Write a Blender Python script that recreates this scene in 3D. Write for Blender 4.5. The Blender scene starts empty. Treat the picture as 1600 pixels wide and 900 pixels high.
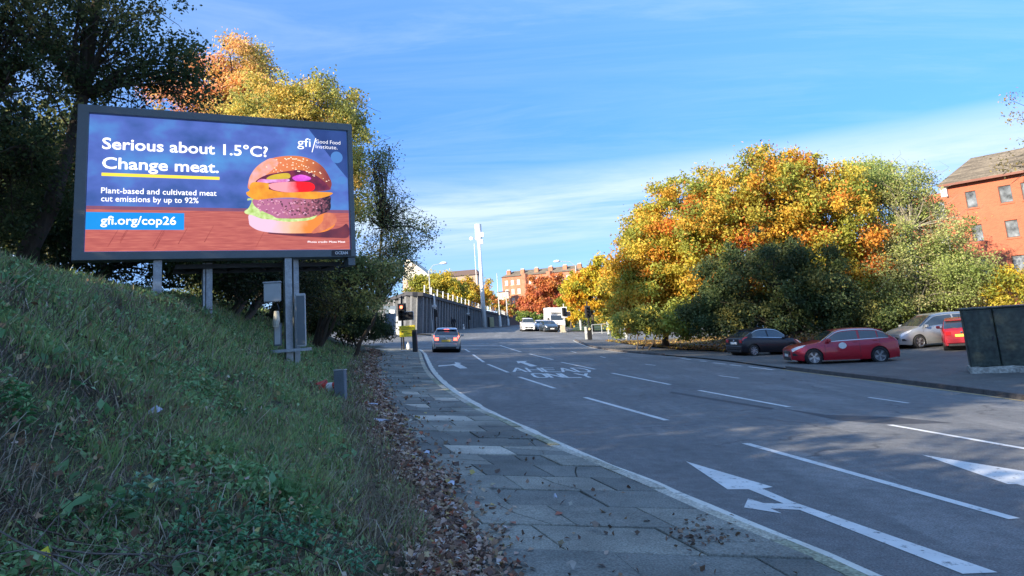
import bpy, bmesh, math, random
import numpy as np
from mathutils import Vector, Matrix
R0 = random.Random(7)
NP = np.random.RandomState(11)
scene = bpy.context.scene
C = scene.collection
# ---------------------------------------------------------------- camera
# The street falls gently to the right: everything is laid out in the frame of the sloping
# street (street surface = z 0) and at the very end the whole place is turned by SLOPE so that
# gravity is straight down.
SLOPE = math.radians(4.1)
F, CX, CY, CZ = 1145.0, 800.0, 300.0, 1.72
PITCH = math.atan((506 - 300) / F)
cd = bpy.data.cameras.new('camera')
cam = bpy.data.objects.new('camera', cd)
C.objects.link(cam)
cam.location = (0, 0, CZ)
cam.rotation_euler = (math.pi / 2 + PITCH, 0, 0)
cd.sensor_width = 36
cd.lens = F / 1600 * 36
cd.shift_y = -150 / 1600
cd.clip_start = 0.05
cd.clip_end = 6000
scene.camera = cam
# ---------------------------------------------------------------- light
SUN_EL = math.radians(21.5)
SUN_DIR = Vector((-0.76 * math.cos(SUN_EL), -0.65 * math.cos(SUN_EL), math.sin(SUN_EL))).normalized()   # towards the sun, true vertical
sd = bpy.data.lights.new('sun', 'SUN')
sd.energy = 3.1
sd.angle = math.radians(0.5)
sd.color = (1.0, 0.86, 0.66)
sun = bpy.data.objects.new('sun', sd)
C.objects.link(sun)
sun.rotation_euler = (-SUN_DIR).to_track_quat('-Z', 'Y').to_euler()
world = bpy.data.worlds.new('World')
scene.world = world
world.use_nodes = True
nt = world.node_tree
for n in list(nt.nodes):
    nt.nodes.remove(n)
N = nt.nodes.new
L = nt.links.new
wo = N('ShaderNodeOutputWorld')
bg = N('ShaderNodeBackground')
bg.inputs[1].default_value = 0.15
sky = N('ShaderNodeTexSky')
sky.sky_type = 'NISHITA'
sky.sun_disc = False
sky.sun_elevation = SUN_EL
sky.sun_rotation = math.atan2(SUN_DIR.x, SUN_DIR.y)
sky.air_density = 0.75
sky.dust_density = 0.1
sky.ozone_density = 3.5
tc = N('ShaderNodeTexCoord')
sx = N('ShaderNodeSeparateXYZ')
L(tc.outputs['Generated'], sx.inputs[0])


def wmath(op, a, b=None, clamp=False):
    m = N('ShaderNodeMath')
    m.operation = op
    m.use_clamp = clamp
    for i, v in enumerate((a, b)):
        if v is None:
            continue
        if isinstance(v, (int, float)):
            m.inputs[i].default_value = v
        else:
            L(v, m.inputs[i])
    return m.outputs[0]


def wramp(v, pts):
    r = N('ShaderNodeValToRGB')
    e = r.color_ramp.elements
    e[0].position, e[0].color = pts[0][0], (pts[0][1],) * 3 + (1,)
    e[1].position, e[1].color = pts[-1][0], (pts[-1][1],) * 3 + (1,)
    for p_, c_ in pts[1:-1]:
        k = e.new(p_)
        k.color = (c_,) * 3 + (1,)
    L(v, r.inputs[0])
    return r.outputs[0]


def cloud_layer(offset, scale, lo, hi, plane=0.10):
    zc = wmath('ADD', wmath('MAXIMUM', sx.outputs[2], 0.0), plane)
    u = wmath('DIVIDE', sx.outputs[0], zc)
    v = wmath('DIVIDE', sx.outputs[1], zc)
    cb = N('ShaderNodeCombineXYZ')
    L(u, cb.inputs[0])
    L(v, cb.inputs[1])
    mp = N('ShaderNodeMapping')
    mp.inputs['Location'].default_value = offset
    mp.inputs['Rotation'].default_value = (0, 0, 0.25)
    mp.inputs['Scale'].default_value = scale
    L(cb.outputs[0], mp.inputs[0])
    nz = N('ShaderNodeTexNoise')
    nz.inputs['Scale'].default_value = 1.0
    nz.inputs['Detail'].default_value = 9
    nz.inputs['Roughness'].default_value = 0.66
    nz.inputs['Distortion'].default_value = 0.7
    L(mp.outputs[0], nz.inputs[0])
    return wramp(nz.outputs[0], [(lo, 0), (hi, 1)])


high = cloud_layer((3.1, 0.7, 0), (0.45, 1.3, 1), 0.44, 0.78)
streak = cloud_layer((0.4, 2.9, 5), (0.22, 1.5, 1), 0.50, 0.78, 0.06)
low = cloud_layer((2.3, 5.1, 2), (0.14, 0.42, 1), 0.33, 0.56, 0.05)
lowmask = wramp(sx.outputs[2], [(0.0, 0.25), (0.09, 0.25), (0.12, 0.85), (0.165, 1.0), (0.195, 0.55), (0.215, 0.0)])
cover = wmath('MAXIMUM', wmath('MAXIMUM', wmath('MULTIPLY', high, wramp(sx.outputs[2], [(0.2, 0.32), (0.5, 0.5), (0.8, 0.85)])), wmath('MULTIPLY', wmath('MULTIPLY', streak, 0.16), 1.0)), wmath('MULTIPLY', wmath('MULTIPLY', low, lowmask), 0.85))
tint = N('ShaderNodeMix')
tint.data_type = 'RGBA'
tint.blend_type = 'MULTIPLY'
tint.inputs[0].default_value = 1.0
L(sky.outputs[0], tint.inputs[6])
hz = N('ShaderNodeValToRGB')       # clear, deep blue autumn air down to the horizon
he = hz.color_ramp.elements
he[0].position, he[0].color = 0.0, (0.30, 0.34, 0.52, 1)
he[1].position, he[1].color = 0.6, (0.78, 0.85, 0.82, 1)
for p_, c_ in ((0.06, (0.18, 0.235, 0.34)), (0.14, (0.17, 0.26, 0.42)), (0.24, (0.22, 0.34, 0.50)), (0.36, (0.33, 0.47, 0.62))):
    k = he.new(p_)
    k.color = (*c_, 1)
L(sx.outputs[2], hz.inputs[0])
L(hz.outputs[0], tint.inputs[7])
mixc = N('ShaderNodeMix')
mixc.data_type = 'RGBA'
L(cover, mixc.inputs[0])
L(tint.outputs[2], mixc.inputs[6])
mixc.inputs[7].default_value = (1.55, 1.85, 2.1, 1)
L(mixc.outputs[2], bg.inputs[0])
L(bg.outputs[0], wo.inputs[0])
scene.view_settings.view_transform = 'Standard'
scene.view_settings.look = 'None'
scene.view_settings.exposure = 1.95
scene.view_settings.gamma = 1
try:
    scene.cycles.max_bounces = 6
    scene.cycles.diffuse_bounces = 3
    scene.cycles.glossy_bounces = 3
    scene.cycles.transmission_bounces = 4
    scene.cycles.transparent_max_bounces = 6
except Exception:
    pass

# ---------------------------------------------------------------- ground shape and picture-to-ground helper
cp, sp = math.cos(PITCH), math.sin(PITCH)
TA = math.tan(SLOPE)
UP = Vector((-math.sin(SLOPE), 0, math.cos(SLOPE)))


def sm(t):
    t = max(0.0, min(1.0, t))
    return t * t * (3 - 2 * t)


def H(x, y):
    z = .8 * sm((y - 58) / 45) + .55 * max(0, min(1, (y - 100) / 120))
    if x > 14:
        z += TA * (x - 14)
    if x < -32:
        z += TA * (x + 32)
    return z


def ray(u, v):
    a = (u - CX) / F
    b = (CY - v) / F
    return Vector((a, cp - b * sp, sp + b * cp))


def at(u, v, off=0):
    d = ray(u, v)
    t, lo = .5, 0
    while t < 900:
        if CZ + d[2] * t <= H(d[0] * t, d[1] * t) + off:
            break
        lo = t
        t *= 1.02
    for _ in range(40):
        m = (lo + t) / 2
        if CZ + d[2] * m <= H(d[0] * m, d[1] * m) + off:
            t = m
        else:
            lo = m
    return Vector((d[0] * t, d[1] * t, CZ + d[2] * t))


def P(u, v, Y):
    d = ray(u, v)
    k = Y / d[1]
    return Vector((d[0] * k, Y, CZ + d[2] * k))


def interp(pts, y):
    """x on a polyline of (x, y), y increasing"""
    if y <= pts[0][1]:
        a, b = pts[0], pts[1]
    elif y >= pts[-1][1]:
        a, b = pts[-2], pts[-1]
    else:
        for a, b in zip(pts, pts[1:]):
            if a[1] <= y <= b[1]:
                break
    return a[0] + (b[0] - a[0]) * (y - a[1]) / (b[1] - a[1])


def smooth_poly(pts, step=0.5):
    """Catmull-Rom resampling of a polyline given as (x, y)"""
    out = []
    q = [pts[0]] + list(pts) + [pts[-1]]
    for i in range(1, len(q) - 2):
        p0, p1, p2, p3 = (Vector((*a, 0)) for a in q[i - 1:i + 3])
        n = max(2, int((p2 - p1).length / step))
        for k in range(n):
            t = k / n
            v = .5 * ((2 * p1) + (-p0 + p2) * t + (2 * p0 - 5 * p1 + 4 * p2 - p3) * t * t + (-p0 + 3 * p1 - 3 * p2 + p3) * t ** 3)
            out.append((v.x, v.y))
    out.append(tuple(pts[-1]))
    return out


KERB = smooth_poly([(4.3, -9), (3.3, 0), (2.75, 3.2), (2.262, 5.47), (2.0, 6.2), (1.725, 7.1), (1.35, 8.3), (0.685, 10.276), (0.0, 12.707), (-0.783, 15.482),
                    (-1.942, 20.846), (-3.117, 27.784), (-4.531, 37.96), (-5.35, 44), (-6.5, 51)])
EDGE = smooth_poly([(0.5, -9), (0.1, 0), (-0.05, 3.5), (-0.165, 5.1), (-0.3, 5.8), (-0.593, 7.19), (-1.102, 9.126), (-1.784, 11.82), (-2.9, 16.878),
                    (-4.2, 22.8), (-6.0, 32.3), (-7.6, 42), (-9.4, 52)])
KX = np.array([(b, a) for a, b in KERB])
EX = np.array([(b, a) for a, b in EDGE])


def xk(y):
    return float(np.interp(y, KX[:, 0], KX[:, 1]))


def xe(y):
    return float(np.interp(y, EX[:, 0], EX[:, 1]))


FS = np.array([[-9, 0], [0, 0], [.5, .05], [1, .17], [1.6, .38], [2.35, .66], [3.5, 1.32], [4.6, 1.97], [5.2, 2.17], [6.5, 2.42], [8, 2.58], [12, 2.9], [30, 3.6], [60, 4.0]])


def np_noise(x, y, s, seed=0):
    """cheap smooth noise, about -1..1"""
    x = np.asarray(x) * s
    y = np.asarray(y) * s
    r = np.random.RandomState(seed)
    o = 0
    for k in range(6):
        a, b, c, d = r.uniform(-1, 1, 4)
        f = 1 + k * .45
        n_ = math.hypot(a, b) + 1e-6
        o = o + np.sin((a * x + b * y) / n_ * f * 2.1 + c * 9 + 1.3 * np.sin((b * x - a * y) / n_ * f * 1.7 + d * 9)) / (1 + k * .35)
    return o / 3.0


def bank(x, y):
    """height of the grassy bank (numpy)"""
    x = np.asarray(x, float)
    y = np.asarray(y, float)
    s = np.interp(y, EX[:, 0], EX[:, 1]) - x
    f = np.interp(s, FS[:, 0], FS[:, 1])
    near = np.clip((12 - y) / 8, 0, 1) * np.clip((s - 3) / 3, 0, 1) * .28
    f = f + near
    f = f * (1 - np.clip((y - 42) / 12, 0, 1) ** 1.5 * .93)
    base = np.where(x < -32, TA * (x + 32), 0) + .8 * np.clip((y - 58) / 45, 0, 1) ** 2
    w = np.clip(s / 1.0, 0, 1)
    return base + .10 + f + w * (.10 * np_noise(x, y, 1.1, 3) + .06 * np_noise(x, y, 2.9, 4))


def bank1(x, y):
    return float(bank(x, y))


# ---------------------------------------------------------------- materials
MATS = {}


def newmat(name):
    m = bpy.data.materials.new(name)
    m.use_nodes = True
    t = m.node_tree
    return m, t, t.nodes['Principled BSDF']


def mat(name, col, rough=.6, metal=0., var=.12, scale=3., bump=0., bscale=40., spec=.5, coat=0., fine=0., detail=6, emit=None, estr=0., col2=None, streak=None):
    """principled material with a noise-varied base colour and an optional bump"""
    if name in MATS:
        return MATS[name]
    m, t, b = newmat(name)
    nn, ll = t.nodes.new, t.links.new
    b.inputs['Roughness'].default_value = rough
    b.inputs['Metallic'].default_value = metal
    b.inputs['Specular IOR Level'].default_value = spec
    b.inputs['Coat Weight'].default_value = coat
    b.inputs['Coat Roughness'].default_value = .08
    tcn = nn('ShaderNodeTexCoord')
    src = tcn.outputs['Object']
    if streak:
        mp = nn('ShaderNodeMapping')
        mp.inputs['Scale'].default_value = streak
        ll(src, mp.inputs[0])
        src = mp.outputs[0]
    nz = nn('ShaderNodeTexNoise')
    nz.inputs['Scale'].default_value = scale
    nz.inputs['Detail'].default_value = detail
    nz.inputs['Roughness'].default_value = .6
    ll(src, nz.inputs[0])
    rp = nn('ShaderNodeValToRGB')
    c2 = col2 or tuple(min(1, c * (1 + var)) for c in col)
    c1 = tuple(c * (1 - var) for c in col)
    rp.color_ramp.elements[0].position = .32
    rp.color_ramp.elements[1].position = .68
    rp.color_ramp.elements[0].color = (*c1, 1)
    rp.color_ramp.elements[1].color = (*c2, 1)
    ll(nz.outputs[0], rp.inputs[0])
    out = rp.outputs[0]
    if fine:
        nf = nn('ShaderNodeTexNoise')
        nf.inputs['Scale'].default_value = bscale
        nf.inputs['Detail'].default_value = 3
        ll(tcn.outputs['Object'], nf.inputs[0])
        rf = nn('ShaderNodeValToRGB')
        rf.color_ramp.elements[0].position = .35
        rf.color_ramp.elements[1].position = .65
        rf.color_ramp.elements[0].color = (1 - fine,) * 3 + (1,)
        rf.color_ramp.elements[1].color = (1 + fine,) * 3 + (1,)
        ll(nf.outputs[0], rf.inputs[0])
        mx = nn('ShaderNodeMix')
        mx.data_type = 'RGBA'
        mx.blend_type = 'MULTIPLY'
        mx.inputs[0].default_value = 1
        ll(out, mx.inputs[6])
        ll(rf.outputs[0], mx.inputs[7])
        out = mx.outputs[2]
    ll(out, b.inputs['Base Color'])
    if bump:
        nb = nn('ShaderNodeTexNoise')
        nb.inputs['Scale'].default_value = bscale
        nb.inputs['Detail'].default_value = 5
        ll(tcn.outputs['Object'], nb.inputs[0])
        bp = nn('ShaderNodeBump')
        bp.inputs['Strength'].default_value = bump
        bp.inputs['Distance'].default_value = .02
        ll(nb.outputs[0], bp.inputs['Height'])
        ll(bp.outputs[0], b.inputs['Normal'])
    if emit:
        b.inputs['Emission Color'].default_value = (*emit, 1)
        b.inputs['Emission Strength'].default_value = estr
    MATS[name] = m
    return m


def leafmat(name, trans=.35, rough=.55):
    if name in MATS:
        return MATS[name]
    m, t, b = newmat(name)
    nn, ll = t.nodes.new, t.links.new
    a = nn('ShaderNodeAttribute')
    a.attribute_name = 'tint'
    ll(a.outputs['Color'], b.inputs['Base Color'])
    b.inputs['Roughness'].default_value = rough
    b.inputs['Specular IOR Level'].default_value = .3
    tr = nn('ShaderNodeBsdfTranslucent')
    ll(a.outputs['Color'], tr.inputs[0])
    ms = nn('ShaderNodeMixShader')
    ms.inputs[0].default_value = trans
    ll(b.outputs[0], ms.inputs[1])
    ll(tr.outputs[0], ms.inputs[2])
    ll(ms.outputs[0], t.nodes['Material Output'].inputs[0])
    MATS[name] = m
    return m


def asphalt(name, base, worn, patch):
    m, t, b = newmat(name)
    nn, ll = t.nodes.new, t.links.new
    tcn = nn('ShaderNodeTexCoord')
    o = tcn.outputs['Object']

    def noise(s, d=5, r=.6, mp=None):
        n_ = nn('ShaderNodeTexNoise')
        n_.inputs['Scale'].default_value = s
        n_.inputs['Detail'].default_value = d
        n_.inputs['Roughness'].default_value = r
        if mp:
            q = nn('ShaderNodeMapping')
            q.inputs['Scale'].default_value = mp[0]
            q.inputs['Rotation'].default_value = (0, 0, mp[1])
            ll(o, q.inputs[0])
            ll(q.outputs[0], n_.inputs[0])
        else:
            ll(o, n_.inputs[0])
        return n_.outputs[0]

    def ramp(v, a, b_, c0, c1):
        r = nn('ShaderNodeValToRGB')
        r.color_ramp.elements[0].position = a
        r.color_ramp.elements[1].position = b_
        r.color_ramp.elements[0].color = (*c0, 1)
        r.color_ramp.elements[1].color = (*c1, 1)
        ll(v, r.inputs[0])
        return r.outputs[0]

    def mixc_(f, a, b_, mode='MIX'):
        x = nn('ShaderNodeMix')
        x.data_type = 'RGBA'
        x.blend_type = mode
        for i, v in ((0, f), (6, a), (7, b_)):
            if isinstance(v, (int, float)):
                x.inputs[i].default_value = v
            elif isinstance(v, tuple):
                x.inputs[i].default_value = (*v, 1)
            else:
                ll(v, x.inputs[i])
        return x.outputs[2]
    big = ramp(noise(.35, 5), .35, .65, base, worn)
    lanes = ramp(noise(1.0, 6, .6, ((1.3, .06, 1), -.2)), .44, .56, (0, 0, 0), (1, 1, 1))
    c = mixc_(lanes, big, patch)
    spk = ramp(noise(55, 3, .8), .3, .7, (.35, .35, .35), (1.75, 1.75, 1.75))
    c = mixc_(1.0, c, spk, 'MULTIPLY')
    mid = ramp(noise(5, 8, .75), .3, .7, (.68, .68, .68), (1.32, 1.32, 1.32))
    c = mixc_(1.0, c, mid, 'MULTIPLY')
    dn = nn('ShaderNodeTexNoise')
    dn.inputs['Scale'].default_value = 1.3
    dn.inputs['Detail'].default_value = 6
    ll(o, dn.inputs[0])
    va = nn('ShaderNodeVectorMath')
    va.operation = 'MULTIPLY_ADD'
    ll(dn.outputs[1], va.inputs[0])
    va.inputs[1].default_value = (1.6, 1.6, 0)
    ll(o, va.inputs[2])
    vo = nn('ShaderNodeTexVoronoi')
    vo.feature = 'DISTANCE_TO_EDGE'
    vo.inputs['Scale'].default_value = .22
    ll(va.outputs[0], vo.inputs[0])
    crk = ramp(vo.outputs[0], .0015, .006, (.45, .45, .45), (1, 1, 1))
    msk = ramp(noise(.3, 3), .5, .56, (0, 0, 0), (1, 1, 1))
    c = mixc_(msk, c, mixc_(1.0, c, crk, 'MULTIPLY'))
    ll(c, b.inputs['Base Color'])
    b.inputs['Roughness'].default_value = .8
    bp = nn('ShaderNodeBump')
    bp.inputs['Strength'].default_value = .5
    bp.inputs['Distance'].default_value = .01
    ll(noise(60, 3, .8), bp.inputs['Height'])
    ll(bp.outputs[0], b.inputs['Normal'])
    MATS[name] = m
    return m


def worn_paint(name, paint_, under, amount=.36, scale=9):
    m, t, b = newmat(name)
    nn, ll = t.nodes.new, t.links.new
    tcn = nn('ShaderNodeTexCoord')
    a = nn('ShaderNodeTexNoise')
    a.inputs['Scale'].default_value = scale
    a.inputs['Detail'].default_value = 9
    a.inputs['Roughness'].default_value = .72
    ll(tcn.outputs['Object'], a.inputs[0])
    r1 = nn('ShaderNodeValToRGB')
    r1.color_ramp.elements[0].position, r1.color_ramp.elements[1].position = amount, amount + .09
    r1.color_ramp.elements[0].color = (*under, 1)
    r1.color_ramp.elements[1].color = (*paint_, 1)
    ll(a.outputs[0], r1.inputs[0])
    g_ = nn('ShaderNodeTexNoise')
    g_.inputs['Scale'].default_value = 2.2
    g_.inputs['Detail'].default_value = 5
    ll(tcn.outputs['Object'], g_.inputs[0])
    r2 = nn('ShaderNodeValToRGB')
    r2.color_ramp.elements[0].color = (.62, .62, .62, 1)
    r2.color_ramp.elements[1].color = (1.15, 1.15, 1.15, 1)
    ll(g_.outputs[0], r2.inputs[0])
    mx = nn('ShaderNodeMix')
    mx.data_type = 'RGBA'
    mx.blend_type = 'MULTIPLY'
    mx.inputs[0].default_value = 1
    ll(r1.outputs[0], mx.inputs[6])
    ll(r2.outputs[0], mx.inputs[7])
    ll(mx.outputs[2], b.inputs['Base Color'])
    b.inputs['Roughness'].default_value = .75
    MATS[name] = m
    return m


# ---------------------------------------------------------------- object helpers
def tag(o, label=None, cat=None, group=None, kind=None):
    if label:
        o['label'] = label
    if cat:
        o['category'] = cat
    if group:
        o['group'] = group
    if kind:
        o['kind'] = kind
    return o


def thing(name, label, cat, loc=(0, 0, 0), rz=0, group=None, gravity=False):
    """Empty at the base of a thing; gravity=True stands it truly upright on the sloping street"""
    o = bpy.data.objects.new(name, None)
    o.empty_display_size = .3
    C.objects.link(o)
    M = Matrix.Translation(Vector(loc))
    if gravity:
        M = M @ Matrix.Rotation(-SLOPE, 4, 'Y')
    o.matrix_basis = M @ Matrix.Rotation(rz, 4, 'Z')
    return tag(o, label, cat, group)


def link(name, me, mats=None, parent=None, kind=None):
    o = bpy.data.objects.new(name, me)
    C.objects.link(o)
    if mats is not None:
        if not isinstance(mats, (list, tuple)):
            mats = [mats]
        if len(me.materials) == 0:
            for m in mats:
                me.materials.append(m)
    if parent:
        o.parent = parent
    if kind:
        o['kind'] = kind
    return o


def mesh(name, verts, faces, mi=None, smooth=False):
    me = bpy.data.meshes.new(name)
    me.from_pydata([tuple(v) for v in verts], [], faces)
    if mi:
        me.polygons.foreach_set('material_index', mi)
    if smooth:
        me.polygons.foreach_set('use_smooth', [True] * len(me.polygons))
    me.update()
    return me


class MB:
    def __init__(s):
        s.v, s.f, s.m = [], [], []
        s.cur = 0

    def add(s, vs, fs, M=None):
        b = len(s.v)
        s.v += [tuple(M @ Vector(v)) for v in vs] if M else [tuple(v) for v in vs]
        s.f += [tuple(b + i for i in f) for f in fs]
        s.m += [s.cur] * len(fs)
        return s

    def box(s, x0, x1, y0, y1, z0, z1, M=None):
        vs = [(x0, y0, z0), (x1, y0, z0), (x1, y1, z0), (x0, y1, z0), (x0, y0, z1), (x1, y0, z1), (x1, y1, z1), (x0, y1, z1)]
        fs = [(0, 3, 2, 1), (4, 5, 6, 7), (0, 1, 5, 4), (1, 2, 6, 5), (2, 3, 7, 6), (3, 0, 4, 7)]
        return s.add(vs, fs, M)

    def bev(s, x0, x1, y0, y1, z0, z1, b=.01, M=None):
        """box with chamfered edges"""
        bm = bmesh.new()
        bmesh.ops.create_cube(bm, size=1)
        for v in bm.verts:
            v.co = Vector(((x0 + x1) / 2 + v.co.x * (x1 - x0), (y0 + y1) / 2 + v.co.y * (y1 - y0), (z0 + z1) / 2 + v.co.z * (z1 - z0)))
        bmesh.ops.bevel(bm, geom=list(bm.edges), offset=b, segments=1, affect='EDGES')
        bm.verts.index_update()
        vs = [v.co.copy() for v in bm.verts]
        fs = [tuple(v.index for v in f.verts) for f in bm.faces]
        bm.free()
        return s.add(vs, fs, M)

    def tube(s, pts, rad, n=8, M=None, caps=True):
        """tube through points with a radius each"""
        pts = [Vector(p) for p in pts]
        if isinstance(rad, (int, float)):
            rad = [rad] * len(pts)
        vs, fs = [], []
        ref = None
        for i, p in enumerate(pts):
            d = (pts[min(i + 1, len(pts) - 1)] - pts[max(i - 1, 0)])
            if d.length < 1e-9:
                d = Vector((0, 0, 1))
            d.normalize()
            if ref is None:
                ref = Vector((1, 0, 0)) if abs(d.x) < .8 else Vector((0, 1, 0))
            a = (ref - d * ref.dot(d))
            if a.length < 1e-4:
                a = d.orthogonal()
            a.normalize()
            ref = a
            c = d.cross(a)
            for k in range(n):
                t = 2 * math.pi * k / n
                vs.append(p + (a * math.cos(t) + c * math.sin(t)) * rad[i])
        for i in range(len(pts) - 1):
            for k in range(n):
                k2 = (k + 1) % n
                fs.append((i * n + k, i * n + k2, (i + 1) * n + k2, (i + 1) * n + k))
        if caps:
            fs.append(tuple(range(n))[::-1])
            fs.append(tuple((len(pts) - 1) * n + k for k in range(n)))
        return s.add(vs, fs, M)

    def lathe(s, prof, n=20, M=None):
        """profile of (r, z)"""
        vs, fs = [], []
        for r, z in prof:
            for k in range(n):
                t = 2 * math.pi * k / n
                vs.append((r * math.cos(t), r * math.sin(t), z))
        for i in range(len(prof) - 1):
            for k in range(n):
                k2 = (k + 1) % n
                fs.append((i * n + k, i * n + k2, (i + 1) * n + k2, (i + 1) * n + k))
        return s.add(vs, fs, M)

    def prism(s, poly, z0, z1, M=None):
        n = len(poly)
        vs = [(x, y, z0) for x, y in poly] + [(x, y, z1) for x, y in poly]
        fs = [tuple(range(n))[::-1], tuple(range(n, 2 * n))] + [(i, (i + 1) % n, n + (i + 1) % n, n + i) for i in range(n)]
        return s.add(vs, fs, M)

    def build(s, name, mats, parent=None, smooth=False, kind=None):
        me = mesh(name, s.v, s.f, s.m, smooth)
        return link(name, me, mats, parent, kind)


def quads_mesh(name, V, nper, tint=None, mats=None, parent=None, kind=None, faces=None):
    """V: (N, nper, 3) loose faces each of nper verts"""
    n = V.shape[0]
    me = bpy.data.meshes.new(name)
    me.vertices.add(n * nper)
    me.vertices.foreach_set('co', np.ascontiguousarray(V, dtype=np.float32).ravel())
    if faces is None:
        faces = [tuple(range(nper))]
    k = [len(f) for f in faces]
    tot = sum(k)
    loops = np.concatenate([np.array(f) for f in faces])
    idx = (np.arange(n)[:, None] * nper + loops[None, :]).ravel()
    me.loops.add(n * tot)
    me.loops.foreach_set('vertex_index', idx.astype(np.int32))
    starts = np.cumsum([0] + k[:-1])
    ls = (np.arange(n)[:, None] * tot + starts[None, :]).ravel()
    me.polygons.add(n * len(k))
    me.polygons.foreach_set('loop_start', ls.astype(np.int32))
    me.polygons.foreach_set('loop_total', np.tile(np.array(k), n).astype(np.int32))
    me.update(calc_edges=True)
    if tint is not None:
        at_ = me.attributes.new('tint', 'FLOAT_COLOR', 'POINT')
        col = np.ones((n, nper, 4), np.float32)
        col[:, :, :3] = np.clip(tint, 0, 1)[:, None, :]
        at_.data.foreach_set('color', col.ravel())
    return link(name, me, mats, parent, kind)


def rand_dirs(n, r):
    v = r.normal(size=(n, 3))
    return v / np.linalg.norm(v, axis=1)[:, None]


def leaves(name, pos, size, tint, mats, parent=None, kind=None, r=NP, up=.35, wide=.62):
    """diamond shaped, slightly folded leaves, two triangles each"""
    n = len(pos)
    a = rand_dirs(n, r)
    a[:, 2] -= .25
    a /= np.linalg.norm(a, axis=1)[:, None]
    nn = rand_dirs(n, r)
    nn[:, 2] += up * 2
    b = np.cross(nn, a)
    b /= np.linalg.norm(b, axis=1)[:, None] + 1e-9
    c = np.cross(a, b)
    s = (size * r.uniform(.65, 1.35, n))[:, None] if np.isscalar(size) else (size * r.uniform(.7, 1.3, n))[:, None]
    V = np.empty((n, 4, 3))
    V[:, 0] = pos - a * s * .5
    V[:, 1] = pos + b * s * wide * .5 + c * s * .12
    V[:, 2] = pos + a * s * .5
    V[:, 3] = pos - b * s * wide * .5 + c * s * .12
    return quads_mesh(name, V, 4, tint, mats, parent, kind, faces=[(0, 1, 2), (0, 2, 3)])


def sheet(name, left, right, m, hf, mat_, off, kind='structure', parent=None):
    """surface between two matching polylines, following hf"""
    vs, fs = [], []
    n = len(left)
    for a, b in zip(left, right):
        for k in range(m + 1):
            t = k / m
            x, y = a[0] + (b[0] - a[0]) * t, a[1] + (b[1] - a[1]) * t
            vs.append((x, y, hf(x, y) + off))
    for i in range(n - 1):
        for k in range(m):
            q = i * (m + 1) + k
            fs.append((q, q + 1, q + m + 2, q + m + 1))
    return link(name, mesh(name, vs, fs, smooth=True), mat_, parent, kind)


def font_mesh(txt, size, bold=0., extrude=.0, spacing=1.0):
    cu = bpy.data.curves.new('t', 'FONT')
    cu.body = txt
    cu.size = size
    cu.offset = bold
    cu.extrude = extrude
    cu.space_character = spacing
    cu.resolution_u = 3
    o = bpy.data.objects.new('t', cu)
    C.objects.link(o)
    bpy.context.view_layer.update()
    me = bpy.data.meshes.new_from_object(o.evaluated_get(bpy.context.evaluated_depsgraph_get()))
    bpy.data.objects.remove(o)
    bpy.data.curves.remove(cu)
    return me


def copy_tree(o, parent=None):
    c = o.copy()
    C.objects.link(c)
    c.parent = parent
    for ch in list(o.children):
        copy_tree(ch, c)
    return c
# ================================================================ THE SETTING
M_earth = mat('earth', (.06, .05, .035), .95, var=.4, scale=2, bump=.6, bscale=12, fine=.3)
M_lawn = mat('far_grass', (.05, .085, .025), .95, var=.4, scale=.5, bump=.5, bscale=8, fine=.3)
M_asph = asphalt('asphalt', (.11, .115, .118), (.21, .213, .213), (.138, .143, .146))
M_asph2 = asphalt('old_asphalt', (.075, .075, .072), (.15, .145, .135), (.10, .10, .095))
M_white = worn_paint('road_paint', (.80, .81, .80), (.17, .175, .18), .35)
M_cream = worn_paint('kerb_line_paint', (.78, .77, .70), (.3, .29, .26), .36)
M_yline = mat('yellow_line_paint', (.45, .33, .14), .8, var=.35, scale=6, fine=.3, bscale=40)
M_kerb = mat('kerb_stone', (.44, .42, .34), .85, var=.35, scale=5, bump=.5, bscale=35, fine=.35)
M_kerbd = mat('dark_kerb', (.09, .08, .075), .85, var=.3, scale=3, bump=.4, bscale=25, fine=.2)

# ground, one sheet out to the horizon
xs = [-1500, -700, -300, -150, -80, -55, -40, -32, -20, -10, 0, 7, 14, 20, 30, 45, 70, 120, 250, 600, 1500]
ys = [-300, -100, -40, -15, 0, 15, 30, 45, 58, 65, 72, 80, 88, 95, 103, 125, 150, 185, 220, 300, 500, 900, 1700, 3000]
vs = [(x, y, H(x, y) - .06) for y in ys for x in xs]
n = len(xs)
fs = [(j * n + i, j * n + i + 1, (j + 1) * n + i + 1, (j + 1) * n + i) for j in range(len(ys) - 1) for i in range(n - 1)]
link('ground', mesh('ground', vs, fs, smooth=True), M_earth, kind='structure')

# road: wide sheet; pavements, verge and bank lie on top of it
ysr = [-9, 0, 10, 20, 30, 40, 50, 58] + [58 + 3 * k for k in range(1, 16)] + [110, 120, 140, 160, 190, 220, 260, 330]
xr = [-30, -20, -12, -6, -2, 2, 6, 10, 14, 20, 28, 40]
vs = [(x, y, H(x, y)) for y in ysr for x in xr]
n = len(xr)
fs = [(j * n + i, j * n + i + 1, (j + 1) * n + i + 1, (j + 1) * n + i) for j in range(len(ysr) - 1) for i in range(n - 1)]
road = link('road', mesh('road', vs, fs, smooth=True), M_asph, kind='structure')


def flat_poly(pts, z=.004):
    return [(x, y, H(x, y) + z) for x, y in pts]


def marking(pts, name='road_marking', m=None, z=.004):
    vs = flat_poly(pts, z)
    bm = bmesh.new()
    f = bm.faces.new([bm.verts.new(v) for v in vs])
    f.normal_update()
    if f.normal.z < 0:
        f.normal_flip()
    bmesh.ops.triangulate(bm, faces=[f])
    me = bpy.data.meshes.new(name)
    bm.to_mesh(me)
    bm.free()
    return link(name, me, m or M_white, road)


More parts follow.
